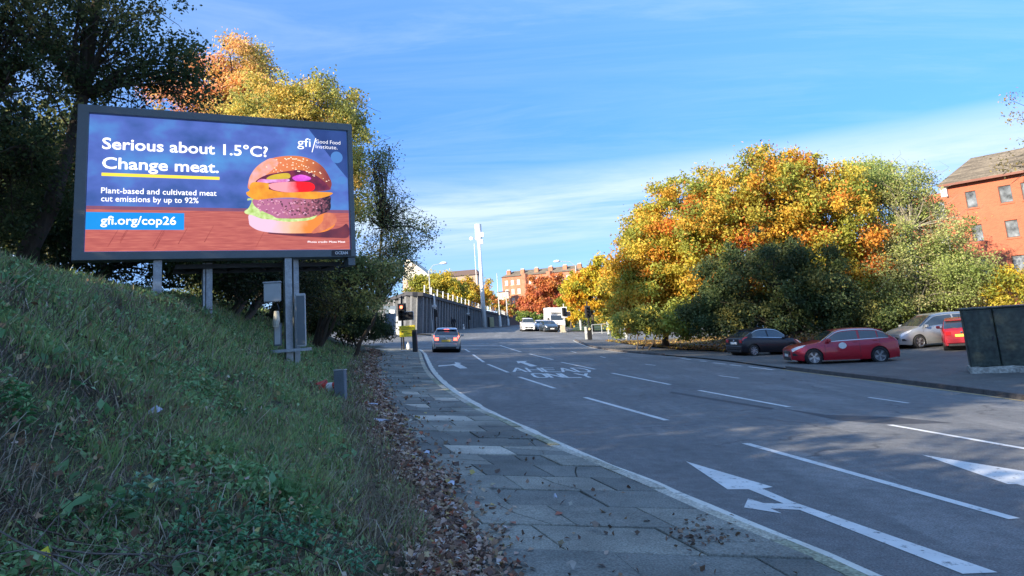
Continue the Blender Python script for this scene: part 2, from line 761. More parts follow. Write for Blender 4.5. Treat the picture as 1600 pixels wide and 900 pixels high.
def dash(a, b, w=.11):
    a, b = at(*a), at(*b)
    d = (b - a).xy.normalized()
    nrm = Vector((-d.y, d.x)) * w / 2
    marking([(a.x + nrm.x, a.y + nrm.y), (b.x + nrm.x, b.y + nrm.y), (b.x - nrm.x, b.y - nrm.y), (a.x - nrm.x, a.y - nrm.y)], 'lane_dash')


for a, b in [((1165, 693), (1585, 811)), ((914, 621), (1042, 657)), ((811, 589), (867, 607)), ((762, 569), (794, 582)), ((739, 554), (756, 566)), ((727, 546), (734, 550)),
             ((1390, 664), (1720, 722)), ((1092, 610), (1233, 636)), ((956, 583), (1047, 601)), ((877, 566), (930, 577)), ((827, 553), (864, 562)), ((782, 540), (814, 550))]:
    dash(a, b, .13)
for a, b in [((1357, 621), (1420, 630)), ((1123, 587), (1155, 591)), ((1008, 569), (1024, 571)), ((938, 557), (946, 559)), ((892, 549), (900, 551)), ((781, 535), (790, 536)), ((860, 542), (865, 543))]:
    dash(a, b, .10)
for a, b in [((1064, 560), (1079, 562)), ((1094, 564), (1104, 565)), ((1114, 567), (1134, 569)), ((1141, 570), (1159, 572)), ((1170, 573), (1208, 578))]:
    dash(a, b, .16)
# stop lines
for v, u0, u1, w in ((540, 716, 784, .3), (545.3, 722, 792, .14)):
    a, b = at(u0, v), at(u1, v)
    marking([(a.x, a.y), (b.x, b.y), (b.x, b.y + w), (a.x, a.y + w)], 'stop_line')
ARR = lambda x, y: tuple(at(1000 + x / 2.647, 560 + y / 2.647).xy)
marking([ARR(*q) for q in [(190, 427), (550, 533), (506, 540), (640, 597), (1480, 887), (1335, 893), (660, 628), (540, 622), (588, 643), (430, 618), (447, 580), (510, 600), (595, 602), (450, 543), (362, 543)]], 'lane_arrow')
marking([tuple(at(*q).xy) for q in [(1441, 711), (1640, 743), (1604, 745), (1760, 790), (1720, 795), (1590, 757), (1575, 757)]], 'lane_arrow')
ZA = lambda x, y: tuple(at(680 + x / 4, 530 + y / 4).xy)
marking([ZA(*q) for q in [(508, 137), (575, 137), (560, 144), (640, 168), (597, 171), (535, 148), (518, 152)]], 'lane_arrow')
marking([ZA(*q) for q in [(120, 143), (165, 150), (150, 154), (203, 182), (155, 184), (112, 163), (20, 172), (20, 164), (90, 160), (128, 153)]], 'lane_arrow')
# AHEAD ONLY, letters stretched along the road and drawn with strokes
GL = {'A': [((0, 0), (.5, 1)), ((.5, 1), (1, 0)), ((.2, .38), (.8, .38))], 'H': [((0, 0), (0, 1)), ((1, 0), (1, 1)), ((0, .5), (1, .5))],
      'E': [((0, 0), (0, 1)), ((0, 1), (1, 1)), ((0, .5), (.8, .5)), ((0, 0), (1, 0))], 'D': [((0, 0), (0, 1)), ((0, 1), (.7, 1)), ((.7, 1), (1, .7)), ((1, .7), (1, .3)), ((1, .3), (.7, 0)), ((.7, 0), (0, 0))],
      'O': [((0, .15), (0, .85)), ((0, .85), (.2, 1)), ((.2, 1), (.8, 1)), ((.8, 1), (1, .85)), ((1, .85), (1, .15)), ((1, .15), (.8, 0)), ((.8, 0), (.2, 0)), ((.2, 0), (0, .15))],
      'N': [((0, 0), (0, 1)), ((0, 1), (1, 0)), ((1, 0), (1, 1))], 'L': [((0, 0), (0, 1)), ((0, 0), (1, 0))], 'Y': [((.5, 0), (.5, .5)), ((.5, .5), (0, 1)), ((.5, .5), (1, 1))]}


def word(txt, bl, br, tl, gap=.3):
    bl, br, tl = (at(*q).xy for q in (bl, br, tl))
    ex, ey = br - bl, tl - bl
    cw = 1 / (len(txt) + gap * (len(txt) - 1))
    for i, ch in enumerate(txt):
        mb = MB()
        for a, b in GL[ch]:
            q = []
            for p_ in (a, b):
                w = bl + ex * ((i * (1 + gap) + p_[0]) * cw) + ey * p_[1]
                q.append(w)
            d = q[1] - q[0]
            d.normalize()
            hw = .05 + .07 * abs(d.x)
            nrm = Vector((-d.y, d.x)) * hw
            e = d * .05
            mb.add(flat_poly([tuple(q[0] - e - nrm), tuple(q[1] + e - nrm), tuple(q[1] + e + nrm), tuple(q[0] - e + nrm)], .004 + .0004 * len(mb.f)), [(0, 1, 2, 3)])
        mb.build('road_letter', M_white, road)


word('AHEAD', (803, 581), (926, 581.5), (798, 574.8))
word('ONLY', (838, 590), (931, 590), (830, 583.8))

# tar repair strips and a darker trench patch on the road
M_tar = mat('tar_patch', (.055, .058, .064), .75, var=.2, scale=4, bump=.3, fine=.2)
for pts in ([(1215, 637), (1290, 648), (1400, 652), (1490, 661), (1395, 663), (1310, 657)], [(1050, 612), (1210, 638), (1204, 640), (1045, 614)]):
    marking([tuple(at(*q).xy) for q in pts], 'repair_patch', M_tar, .0015)
M_pale = mat('pale_road_wear', (.15, .15, .155), .85, var=.4, scale=6, fine=.4)
for pts in ([(1000, 604), (1240, 610), (1235, 612), (1000, 606)], [(820, 655), (855, 657), (855, 659), (820, 657)], [(700, 571), (712, 572), (714, 575), (700, 574)], [(1000, 668), (1100, 662), (1100, 664), (1002, 670)]):
    marking([tuple(at(*q).xy) for q in pts], 'scuff_mark', M_pale, .0015)

# kerb lines beside the left kerb and the right kerb
yk = [y for y in np.arange(-6, 51.01, .5)]


def side_line(o0, o1, m, name, z=.004):
    vs, fs = [], []
    for i, y in enumerate(yk):
        sl = (xk(y + .3) - xk(y - .3)) / .6
        k = math.sqrt(1 + sl * sl)
        w = .012 * math.sin(y * 3.1) + .01 * math.sin(y * 7.7)
        for o in (o0, o1 + w):
            vs.append((xk(y) + o * k, y, H(xk(y), y) + z))
        if i:
            q = 2 * i
            fs.append((q - 2, q - 1, q + 1, q))
    link(name, mesh(name, vs, fs), m, road)


side_line(.03, .12, M_tar, 'gutter', .002)
side_line(.14, .31, M_cream, 'kerb_line')
RK0 = [at(*q).xy for q in [(898, 532), (911, 538), (930, 544), (960, 549), (1010, 554), (1064, 558)]]
RK = [tuple(v) for v in RK0] + [(9.9, 35.3), (10.25, 31.5), (10.55, 28), (10.9, 25.4), (11.35, 22.4), (11.6, 19.7), (11.75, 17.4), (11.95, 12), (12.3, 4), (12.8, -9)]


def along(pts, o0, o1, z, m, name, parent=road):
    vs, fs = [], []
    for i, p_ in enumerate(pts):
        a = Vector(pts[max(i - 1, 0)])
        b = Vector(pts[min(i + 1, len(pts) - 1)])
        d = (b - a).normalized()
        nr = Vector((d.y, -d.x))
        for o in (o0, o1):
            q = Vector(p_) + nr * o
            vs.append((q.x, q.y, H(q.x, q.y) + z))
        if i:
            q = 2 * i
            fs.append((q - 2, q, q + 1, q - 1))
    return link(name, mesh(name, vs, fs), m, parent)


RKs = smooth_poly(RK, .8)
along([p_ for p_ in RKs if p_[1] < 29], .12, .24, .004, M_yline, 'kerb_line')
along([p_ for p_ in RKs if 38 < p_[1]], .1, .2, .004, M_cream, 'kerb_line')

# ---- left pavement: bed, flagstones, kerb stones
M_bed = mat('pavement_joint_bed', (.075, .08, .06), .95, var=.35, scale=6, bump=.5, fine=.3)
yp = [float(v) for v in np.arange(-9, 51.6, .5)]
pave = sheet('pavement', [(xe(y) - .9, y) for y in yp], [(xk(y) - .10, y) for y in yp], 6, H, M_bed, .095)
M_flag = []
for i, (c, v_) in enumerate([((.22, .225, .20), .3), ((.185, .192, .175), .3), ((.27, .27, .235), .3), ((.15, .158, .145), .3), ((.46, .44, .38), .15)]):
    M_flag.append(mat('flagstone_%s' % 'abcde'[i], c, .88, var=v_, scale=1.6, bump=.45, bscale=60, fine=.3, col2=tuple(q * 1.3 for q in c)))


def slab(poly, z, m, name='paving_slab'):
    poly = [Vector(q) for q in poly]
    cen = sum(poly, Vector((0, 0))) / len(poly)
    top = [q + (cen - q).normalized() * .007 for q in poly]
    tilt = (R0.uniform(-.006, .006), R0.uniform(-.006, .006))
    vs = [(q.x, q.y, .08) for q in poly] + [(q.x, q.y, z + (q.x - cen.x) * tilt[0] + (q.y - cen.y) * tilt[1] - .006) for q in poly] + [(q.x, q.y, z + (q.x - cen.x) * tilt[0] + (q.y - cen.y) * tilt[1]) for q in top]
    n_ = len(poly)
    fs = [tuple(range(2 * n_, 3 * n_))]
    for r_ in (0, n_):
        fs += [(r_ + i, r_ + (i + 1) % n_, r_ + n_ + (i + 1) % n_, r_ + n_ + i) for i in range(n_)]
    link(name, mesh(name, vs, fs), m, pave)


y = -1.2
rows = 0
SL = -.10      # the courses run slightly askew of the frame
far_slabs = MB()
while y < 50:
    near = y < 26
    dy = R0.uniform(.62, .72)
    wmax = xk(y) - xe(y) + .25
    w = .20 - R0.uniform(0, .12) + (0 if rows % 2 else -.0)
    cuts = [.17]
    w = .17 + (R0.uniform(.35, .55) if rows % 2 else R0.uniform(.7, .95))
    while w < wmax + .6:
        cuts.append(w)
        w += R0.uniform(.7, 1.0)
    for a, b in zip(cuts, cuts[1:]):
        g = .002 + R0.random() * .006

        def pt(ww, yy):
            return (xk(yy) - ww, yy + SL * (-ww))
        q = [pt(b - g, y + g), pt(a + g, y + g), pt(a + g, y + dy - g), pt(b - g, y + dy - g)]
        if near:
            z = .118 + R0.uniform(-.006, .008)
            r_ = R0.random()
            m = M_flag[4] if (r_ > .96 and y > 7) else R0.choice(M_flag[:4])
            if 3 < y < 18 and R0.random() < .5:      # cracked slab: two or three pieces
                t0, t1 = R0.uniform(.25, .75), R0.uniform(.25, .75)
                lerp = lambda p_, s_, t: (p_[0] + (s_[0] - p_[0]) * t, p_[1] + (s_[1] - p_[1]) * t)
                if R0.random() < .6:
                    A0, A1 = lerp(q[0], q[1], t0), lerp(q[3], q[2], t1)
                    B0, B1 = lerp(q[0], q[1], t0 + .018), lerp(q[3], q[2], t1 + .018)
                    mid0 = lerp(A0, A1, .5)
                    mid0 = (mid0[0] + R0.uniform(-.06, .06), mid0[1])
                    slab([q[0], A0, mid0, A1, q[3]], z, m)
                    slab([B0, q[1], q[2], B1, (mid0[0] + .016, mid0[1])], z + R0.uniform(-.008, .004), m if R0.random() < .7 else M_flag[4])
                else:
                    A0, A1 = lerp(q[0], q[3], t0), lerp(q[1], q[2], t1)
                    B0, B1 = lerp(q[0], q[3], t0 + .02), lerp(q[1], q[2], t1 + .02)
                    slab([q[0], q[1], A1, A0], z, m)
                    slab([B0, B1, q[2], q[3]], z + R0.uniform(-.008, .004), m if R0.random() < .8 else M_flag[2])
            else:
                slab(q, z, m)
        else:
            far_slabs.cur = R0.randrange(4)
            far_slabs.prism(q, .08, .117 + R0.uniform(-.004, .004))
    y += dy
    rows += 1
far_slabs.build('far_paving_slabs', M_flag, pave, kind='stuff')
# kerb stones
kb = MB()
M_kerbs = [M_kerb, mat('kerb_stone_mossy', (.30, .31, .22), .9, var=.35, scale=6, bump=.5, bscale=35, fine=.35), mat('kerb_stone_pale', (.52, .50, .43), .85, var=.25, scale=5, bump=.5, bscale=35, fine=.3)]
y = -2.0
while y < 50:
    l = .88
    c0, c1 = y + .014, y + l - .014
    pts = [c0, (c0 + c1) / 2, c1]
    vs, fs = [], []
    z = .115 + R0.uniform(-.008, .010)
    for yy in pts:
        for o, zz in ((-.165, 0), (-.165, z), (-.03, z + .003), (-.008, z - .012), (.0, z - .035), (.012, 0)):
            vs.append((xk(yy) + o, yy, zz - .002))
    for i in range(2):
        for k in range(5):
            fs.append((i * 6 + k + 6, i * 6 + k + 7, i * 6 + k + 1, i * 6 + k)[::-1])
    fs += [(0, 1, 2, 3, 4, 5), (17, 16, 15, 14, 13, 12)]
    fs = [f[::-1] for f in fs]
    if y < 22:
        link('kerb_stone', mesh('kerb_stone', vs, fs), R0.choice(M_kerbs), pave)
    else:
        kb.add(vs, fs)
    y += l
kb.build('far_kerb_stones', M_kerb, pave, kind='stuff')

# ---- right verge, layby and car park
rk = [q for q in RKs]
outer = [(62, q[1] + (0 if q[1] < 62 else 4)) for q in rk]
cp_ = sheet('car_park', rk, outer, 18, H, M_asph2, .055)
# raised kerb along it (flush at the entrance, y 31..40)
for lo, hi in ((-9, 29.2), (40.5, 80)):
    pts = [q for q in rk if lo <= q[1] <= hi]
    run, acc = [], 0
    stones = MB()
    for i in range(len(pts) - 1):
        a, b = Vector(pts[i]), Vector(pts[i + 1])
        d = (b - a).normalized()
        nr = Vector((d.y, -d.x))   # towards the road
        l0, l1 = a + d * .01, b - d * .01
        vs = []
        for q in (l0, l1):
            for o, z in ((.02, 0), (.0, .12), (-.14, .125), (-.14, 0)):
                w = q + nr * o
                vs.append((w.x, w.y, H(w.x, w.y) + z))
        link('kerb_stone', mesh('kerb_stone', vs, [(0, 1, 5, 4), (1, 2, 6, 5), (2, 3, 7, 6), (0, 3, 2, 1), (4, 5, 6, 7)]), M_kerbd, cp_)
# footway strip behind the right kerb and leaf-strewn verge under the trees
vin = [Vector(q) for q in rk if q[1] > 40.5]
M_verge = mat('verge_earth', (.10, .075, .04), .95, var=.45, scale=3, bump=.8, bscale=14, fine=.35, col2=(.16, .12, .05))
VG = [(9.0, 66), (9.6, 60), (10.1, 54), (10.9, 49.5), (12.0, 46.5), (13.5, 44.6), (16, 43.6), (20, 43.2), (26, 43.0), (40, 43)]
sheet('verge', VG, [(14, 71), (20, 70), (24, 69), (28, 68), (32, 67), (36, 66), (40, 65), (44, 64), (48, 63), (60, 62)], 6, H, M_verge, .12)

# ---- far side: pavement by the wall, grass strip, far pavement on the right
M_farpave = mat('far_pavement', (.16, .155, .145), .9, var=.2, scale=.8, fine=.2)
WALL = [(-14.6, 96.0), (-10.8, 84.6), (-6.15, 143), (-2.9, 173), (0.4, 245)]
wl = [(-10.8, 84.6), (-6.15, 143), (-2.9, 173), (0.4, 245)]
sheet('far_pavement', wl, [(-7.6, 80.5), (-3.4, 141), (-.6, 172), (3.0, 245)], 3, H, M_farpave, .12)
sheet('side_pavement', [(7.5, 96), (9.5, 112), (10.4, 150), (13, 245)], [(34, 93), (36, 110), (38, 150), (40, 245)], 4, H, M_lawn, .12)
sheet('side_footway', [(6.7, 95.6), (8.6, 112), (9.6, 150), (12.2, 245)], [(7.5, 96), (9.5, 112), (10.4, 150), (13, 245)], 1, H, M_farpave, .115)

# ---- the bank
M_bank = mat('bank_soil', (.09, .07, .045), .98, var=.5, scale=3, bump=1., bscale=14, fine=.35, col2=(.045, .06, .025))
ybk = [-9 + .45 * k for k in range(150)]
ybk = [y for y in ybk if y <= 56]
sv = [-.02, .15, .35, .6, .9, 1.3, 1.7, 2.1, 2.6, 3.1, 3.6, 4.1, 4.6, 5.2, 6, 7, 8, 10, 13, 18, 26, 40]
vs = []
for y in ybk:
    for s in sv:
        x = xe(y) - s
        vs.append((x, y, bank1(x, y) + (.02 if s > .1 else 0)))
n = len(sv)
fs = [(j * n + i, (j + 1) * n + i, (j + 1) * n + i + 1, j * n + i + 1)[::-1] for j in range(len(ybk) - 1) for i in range(n - 1)]
link('embankment', mesh('embankment', vs, fs, smooth=True), M_bank, kind='structure')

# ---- bank vegetation: grass, ground cover leaves, dead stems, litter
def bank_points(n, r, ymax=40, smax=9.5, smin=.45):
    """points on the bank, denser near the camera"""
    out = []
    while sum(len(o) for o in out) < n:
        m_ = n * 3
        t = r.uniform(math.log(1.6), math.log(ymax), m_)
        d = np.exp(t)
        a = r.uniform(-.95, .2, m_)
        x, y = np.sin(a) * d * 1.05, np.cos(a) * d
        s = np.interp(y, EX[:, 0], EX[:, 1]) - x
        u = x / np.maximum(y, .1)
        ok = (s > smin + .12 * np_noise(x, y, 1.7, 9)) & (s < smax) & (u > -.82) & (y > 1.2)
        out.append(np.stack([x[ok], y[ok]], 1))
    q = np.concatenate(out)[:n]
    return q[:, 0], q[:, 1]


def palette(cols, w, n, r, jit=.18):
    c = np.array(cols)[r.choice(len(cols), n, p=np.array(w) / sum(w))]
    return c * r.uniform(1 - jit, 1 + jit, (n, 1)) * r.uniform(.93, 1.07, (n, 3))


M_grass = leafmat('grass_blade', .25)
M_leaf = leafmat('leaf', .3)
M_dead = leafmat('dead_leaf', .12, .7)


def blades(name, x, y, z, h, w, tint, r, lean=.5, mats=None, parent=None, kind='stuff', droop=None):
    n = len(x)
    a = r.uniform(0, 2 * math.pi, n)
    la = r.uniform(0, 2 * math.pi, n)
    ln = r.uniform(.1, 1, n) * lean
    base = np.stack([x, y, z], 1)
    dirv = np.stack([np.cos(la) * ln, np.sin(la) * ln, np.ones(n)], 1)
    side = np.stack([np.cos(a), np.sin(a), np.zeros(n)], 1) * (w * .5)[:, None]
    mid = base + dirv * (h * .55)[:, None]
    tipd = dirv.copy()
    tipd[:, :2] *= 2.2
    tipd[:, 2] *= (.75 if droop is None else droop)
    tip = mid + tipd * (h * .45)[:, None]
    V = np.empty((n, 5, 3))
    V[:, 0] = base - side
    V[:, 1] = base + side
    V[:, 2] = mid + side * .75
    V[:, 3] = mid - side * .75
    V[:, 4] = tip
    return quads_mesh(name, V, 5, tint, mats or M_grass, parent, kind, faces=[(0, 1, 2, 3), (3, 2, 4)])


r = np.random.RandomState(5)
# meadow grass
x, y = bank_points(170000, r, smin=.3)
pm = np_noise(x, y, .55, 21) + .5 * np_noise(x, y, 1.9, 22)
s = np.interp(y, EX[:, 0], EX[:, 1]) - x
d = np.hypot(x, y)
keep = r.uniform(0, 1, len(x)) < np.clip(.45 + .55 * pm + .35 * (d > 6), .12, 1)
bare = (np_noise(x, y, .9, 77) > .42) & (d < 9) & (r.uniform(0, 1, len(x)) < .8)
keep &= ~bare
x, y, pm, d, s = x[keep], y[keep], pm[keep], d[keep], s[keep]
h = (.09 + .16 * r.uniform(0, 1, len(x)) ** 2) * (1 + .45 * np.clip(pm, -1, 1)) * np.clip(.7 + d * .035, .75, 1.25)
h *= np.where(s < .9, .8, 1)
w = .005 + .0009 * d
green = palette([(.28, .40, .15), (.20, .33, .12), (.36, .48, .16), (.31, .36, .19), (.55, .50, .30), (.36, .32, .19)], [4, 5, 3.5, 3, 1.4, 1], len(x), r)
tan = palette([(.36, .31, .21), (.26, .22, .15), (.17, .14, .09)], [2, 3, 2], len(x), r)
brown = r.uniform(0, 1, len(x)) < np.clip(.12 - .5 * np_noise(x, y, .8, 31) + .75 * (s < .85) + .22 * (d < 3.4), 0.02, .85)
brown &= r.uniform(0, 1, len(x)) < .8
green[brown] = tan[brown]
blades('grass', x, y, bank(x, y) - .01, h, w, green, r, .55)
# ground cover leaves (nettle and bramble like), low and dense
x, y = bank_points(105000, r, ymax=30, smin=.9)
pm = np_noise(x, y, .75, 41) + .55 * np_noise(x, y, 2.4, 42)
keep = (r.uniform(0, 1, len(x)) < np.clip(.28 + .85 * pm, .04, 1)) & ~((np_noise(x, y, .9, 77) > .36) & (r.uniform(0, 1, len(x)) < .85))
x, y, pm = x[keep], y[keep], pm[keep]
d = np.hypot(x, y)
z = bank(x, y) + .02 + r.uniform(0, 1, len(x)) ** .7 * (.10 + .07 * np.clip(pm, 0, 1.3)) * np.clip(.6 + d * .05, .6, 1.3)
tint = palette([(.20, .37, .15), (.25, .43, .18), (.36, .54, .28), (.14, .27, .11), (.36, .35, .13), (.28, .19, .10)], [5, 5, 2, 4, .8, 1.3], len(x), r)
leaves('ground_cover', np.stack([x, y, z], 1), .026 + .0032 * d, tint, M_leaf, kind='stuff', r=r, up=1.1, wide=.7)
# dead stems and bramble canes
x, y = bank_points(30000, r, ymax=20, smin=.4)
nz = np_noise(x, y, .9, 51)
keep = r.uniform(0, 1, len(x)) < np.clip(.35 - .5 * nz + .8 * (np_noise(x, y, .9, 77) > .30), .1, 1)
x, y = x[keep], y[keep]
n = len(x)
d = np.hypot(x, y)
h = r.uniform(.12, .42, n) * np.clip(.6 + .06 * d, .6, 1)
tint = palette([(.28, .23, .16), (.12, .09, .06), (.45, .41, .32), (.17, .13, .12)], [3, 4, 1.5, 2], n, r)
blades('dead_stems', x, y, bank(x, y) - .01, h, .004 + .0005 * d, tint, r, 1.5, M_dead, droop=.1)
# tangled canes lying on the bank near the camera
mb = MB()
for k in range(190):
    a = R0.uniform(-.72, -.18)
    dd = R0.uniform(2.0, 4.6)
    x0, y0 = math.sin(a) * dd, math.cos(a) * dd
    if xe(y0) - x0 < .8:
        continue
    th = R0.gauss(.05, .55)
    ln = R0.uniform(.35, 1.1)
    pts = []
    hh = R0.uniform(.02, .16)
    for i in range(6):
        t = i / 5
        xx = x0 + math.cos(th) * ln * (t - .5) + R0.uniform(-.03, .03)
        yy = y0 + math.sin(th) * ln * (t - .5) + R0.uniform(-.03, .03)
        pts.append((xx, yy, bank1(xx, yy) + .02 + hh * math.sin(math.pi * t) + R0.uniform(-.01, .02)))
    mb.cur = R0.randrange(2)
    mb.tube(pts, [.0035 + .002 * R0.random()] * 6, 4, caps=False)
mb.build('fallen_canes', [mat('cane_grey', (.14, .12, .11), .8, var=.3), mat('cane_brown', (.06, .04, .03), .8, var=.3)], kind='stuff')

# leaf litter along the foot of the bank, spilling on the slabs
n = 26000
y = np.exp(r.uniform(math.log(2.2), math.log(46), n))
e = np.interp(y, EX[:, 0], EX[:, 1])
s = r.normal(.20, .17, n) + .14 * np_noise(y, y * 0, 1.3, 61)
sp_ = r.uniform(0, 1, n) < .06
s[sp_] -= r.exponential(.28, sp_.sum())
ok = (s > -1.6) & (s < .95)
y, s, e = y[ok], s[ok], e[ok]
x = e - s
kx = np.interp(y, KX[:, 0], KX[:, 1])
zb = np.where(s > .0, bank(x, y) + .02, .12)
pos = np.stack([x, y, zb + .012 + r.uniform(0, .035, len(x)) * (s > -.1)], 1)
tint = palette([(.34, .22, .15), (.45, .33, .25), (.20, .12, .085), (.52, .42, .33), (.38, .13, .08), (.44, .34, .13), (.13, .09, .075), (.55, .50, .48)], [5, 4, 4, 2, .9, .7, 3, 1.4], len(x), r)
leaves('leaf_litter', pos, r.uniform(.45, 1.3, len(x)) * (.038 + .0032 * y), tint, M_dead, kind='stuff', r=r, up=1.2, wide=.8)
# dead leaves and broad dark dock leaves caught in the bank
x, y = bank_points(3200, r, ymax=16, smin=.3)
d = np.hypot(x, y)
leaves('bank_dead_leaves', np.stack([x, y, bank(x, y) + .02 + r.uniform(0, .12, len(x))], 1), r.uniform(.5, 1.2, len(x)) * (.036 + .0025 * d), palette([(.45, .33, .2), (.3, .17, .09), (.6, .5, .2), (.2, .12, .08), (.6, .55, .45)], [3, 3, 1, 3, 1], len(x), r), M_dead, kind='stuff', r=r, up=.6, wide=.8)
x, y = bank_points(2600, r, ymax=12, smin=.9)
k = np_noise(x, y, 1.6, 88) > .25
x, y = x[k], y[k]
leaves('broad_weed_leaves', np.stack([x, y, bank(x, y) + .06 + r.uniform(0, .12, len(x))], 1), .095, palette([(.13, .30, .12), (.20, .40, .18), (.09, .2, .08)], [3, 2, 2], len(x), r), M_leaf, kind='stuff', r=r, up=1.0, wide=.6)
# scattered leaves on the kerb side and the right verge, and a drift by the kerb in front
pts, tn = [], []
for k in range(80):
    u = at(R0.gauss(1100, 34), R0.gauss(862, 14))
    pts.append((u.x, u.y, .13))
for k in range(230):
    yy = math.exp(R0.uniform(math.log(3), math.log(40)))
    xx = R0.uniform(xe(yy) + .1, xk(yy) - .2)
    pts.append((xx, yy, .128))
for k in range(330):
    yy = math.exp(R0.uniform(math.log(2.8), math.log(4.9)))
    pts.append((R0.uniform(xe(yy), xe(yy) + 1.2), yy, .13))
leaves('scattered_leaves', np.array(pts), .045, palette([(.24, .155, .10), (.33, .24, .17), (.15, .085, .055), (.12, .08, .06)], [4, 2, 4, 3], len(pts), r), M_dead, kind='stuff', r=r, up=2.2, wide=.8)
n = 15000
xx = r.uniform(8.5, 42, n)
yy = r.uniform(42.5, 68, n)
vg = np.interp(xx, [8.5, 9.6, 10.1, 10.9, 12, 13.5, 16, 20, 42], [67, 60, 54, 49.5, 46.5, 44.4, 43.4, 43, 43])
ok = yy > vg - r.exponential(.35, n)
xx, yy = xx[ok], yy[ok]
zz = np.array([H(a, b) + .14 for a, b in zip(xx, yy)])
leaves('verge_leaves', np.stack([xx, yy, zz], 1), .2, palette([(.35, .24, .07), (.26, .14, .05), (.42, .30, .08), (.12, .08, .04)], [3, 3, 2, 2], len(xx), r), M_dead, kind='stuff', r=r, up=1.5)

# individual plants that stand out on the bank
def tussock(px, py, yy, n, h, label, col):
    c = P(px, py, yy)
    # walk down onto the bank
    for _ in range(40):
        dz = c.z - bank1(c.x, c.y)
        c = Vector(c)
        dr = ray(px, py)
        c += dr * (dz * .4)
    o = thing('grass_tussock', label, 'grass', c)
    rr = np.random.RandomState(int(px))
    x = rr.normal(0, h * .16, n)
    y = rr.normal(0, h * .16, n)
    z = np.zeros(n) - .02
    blades('blades', x, y, z, rr.uniform(.6, 1.1, n) * h, np.full(n, .006), palette([col, tuple(q * .7 for q in col)], [2, 1], n, rr), rr, .85, parent=o, kind='stuff', droop=-.1)


tussock(432, 790, 4.5, 420, .34, 'bright green arching grass tuft low on the bank near the pavement', (.16, .34, .12))
tussock(612 - 270, 718, 5.2, 260, .26, 'smaller pale green grass tuft higher up the middle of the bank', (.24, .44, .14))
tussock(100, 650, 4.6, 160, .22, 'small green grass tuft at the far left of the bank', (.18, .36, .12))


def leafy_weed(px, py, n_stems, h, ls, label, col, spread=.18):
    c = P(px, py, 3.5)
    for _ in range(60):
        dz = c.z - bank1(c.x, c.y)
        c = c + ray(px, py) * (dz * .35)
    o = thing('leafy_weed', label, 'plant', c)
    rr = np.random.RandomState(int(px * 3 + py))
    mb = MB()
    pos, dirs = [], []
    V = []
    for k in range(n_stems):
        bx, by = rr.normal(0, spread, 2)
        bz = bank1(c.x + bx, c.y + by) - c.z
        lx, ly = rr.uniform(-.3, .3, 2)
        hh = h * rr.uniform(.6, 1.1)
        pts = [(bx + lx * t * hh, by + ly * t * hh, bz + hh * t) for t in (0, .5, 1)]
        mb.tube(pts, [.004, .003, .002], 4, caps=False)
        nl = 6
        for j in range(nl):
            t = .25 + .75 * j / (nl - 1)
            p0 = np.array([bx + lx * t * hh, by + ly * t * hh, bz + hh * t])
            for sd_ in (0, math.pi):
                a = j * 1.57 + k + sd_ + rr.uniform(-.3, .3)
                L_ = ls * rr.uniform(.7, 1.15) * (1.15 - .45 * t)
                dr = np.array([math.cos(a), math.sin(a), .25])
                sdv = np.array([-math.sin(a), math.cos(a), 0]) * L_ * .28
                q0 = p0 + dr * .01
                q1 = p0 + dr * L_ * .45 + np.array([0, 0, .01])
                q2 = p0 + dr * L_ + np.array([0, 0, -.3 * L_])
                V.append([q0, q1 + sdv, q2, q1 - sdv])
    V = np.array(V)
    mb.build('stems', mat('green_stem', (.10, .12, .05), .7), o, kind='stuff')
    quads_mesh('leaves', V, 4, palette([col, tuple(q * .7 for q in col), tuple(q * 1.35 for q in col)], [3, 2, 1], len(V), rr), M_leaf, o, 'stuff', faces=[(0, 1, 2), (0, 2, 3)])
    return o


leafy_weed(370, 862, 24, .20, .085, 'broad clump of fresh green nettle leaves at the bottom edge of the bank', (.12, .32, .16), .20)
leafy_weed(500, 880, 16, .15, .075, 'nettle clump with drooping bluish leaves beside the bottom of the leaf litter', (.12, .34, .18), .15)
leafy_weed(48, 690, 6, .26, .10, 'bramble sprig with large rounded leaves at the left edge', (.10, .27, .10), .07)
leafy_weed(225, 812, 7, .20, .10, 'pale leaved sprig rising from the tangle of dead canes', (.2, .38, .24), .08)
leafy_weed(150, 850, 12, .14, .06, 'low green weeds beneath the dead canes at lower left', (.10, .26, .09), .16)
leafy_weed(350, 650, 12, .12, .07, 'low dark weed patch in the middle of the bank', (.09, .24, .13), .16)
leafy_weed(560, 830, 8, .12, .05, 'small yellow leaved sprig at the edge of the leaf litter', (.28, .26, .05), .08)
# ================================================================ STRUCTURES
M_glass = mat('window_glass', (.03, .045, .06), .05, var=.1, spec=.8)
M_steel = mat('galvanised_steel', (.34, .37, .39), .45, metal=.6, var=.22, scale=6, fine=.12, bscale=30)
M_frame = mat('billboard_frame_grey', (.125, .15, .165), .5, var=.08, scale=2, fine=.05)
M_black = mat('black_plastic', (.012, .012, .013), .45, var=.2)
M_dark = mat('dark_metal', (.03, .032, .035), .5, var=.2)
M_wht = mat('white_plastic', (.72, .73, .72), .45, var=.06)
M_pole = mat('painted_pole', (.42, .44, .44), .45, var=.12, scale=3)
M_polew = mat('mast_paint', (.74, .75, .74), .45, var=.06)

# ---- ribbed retaining wall
M_conc = mat('ribbed_concrete', (.15, .155, .16), .9, var=.25, scale=.6, bump=.4, bscale=6, fine=.2, streak=(1, 1, .25))
M_cop = mat('wall_coping', (.055, .055, .06), .9, var=.25, scale=1)
wall_ = thing('retaining_wall', 'long dark grey ribbed concrete retaining wall sloping down behind the far pavement', 'wall', (-10.8, 84.6, H(-10.8, 84.6)))
wloc = Vector((-10.8, 84.6, H(-10.8, 84.6)))


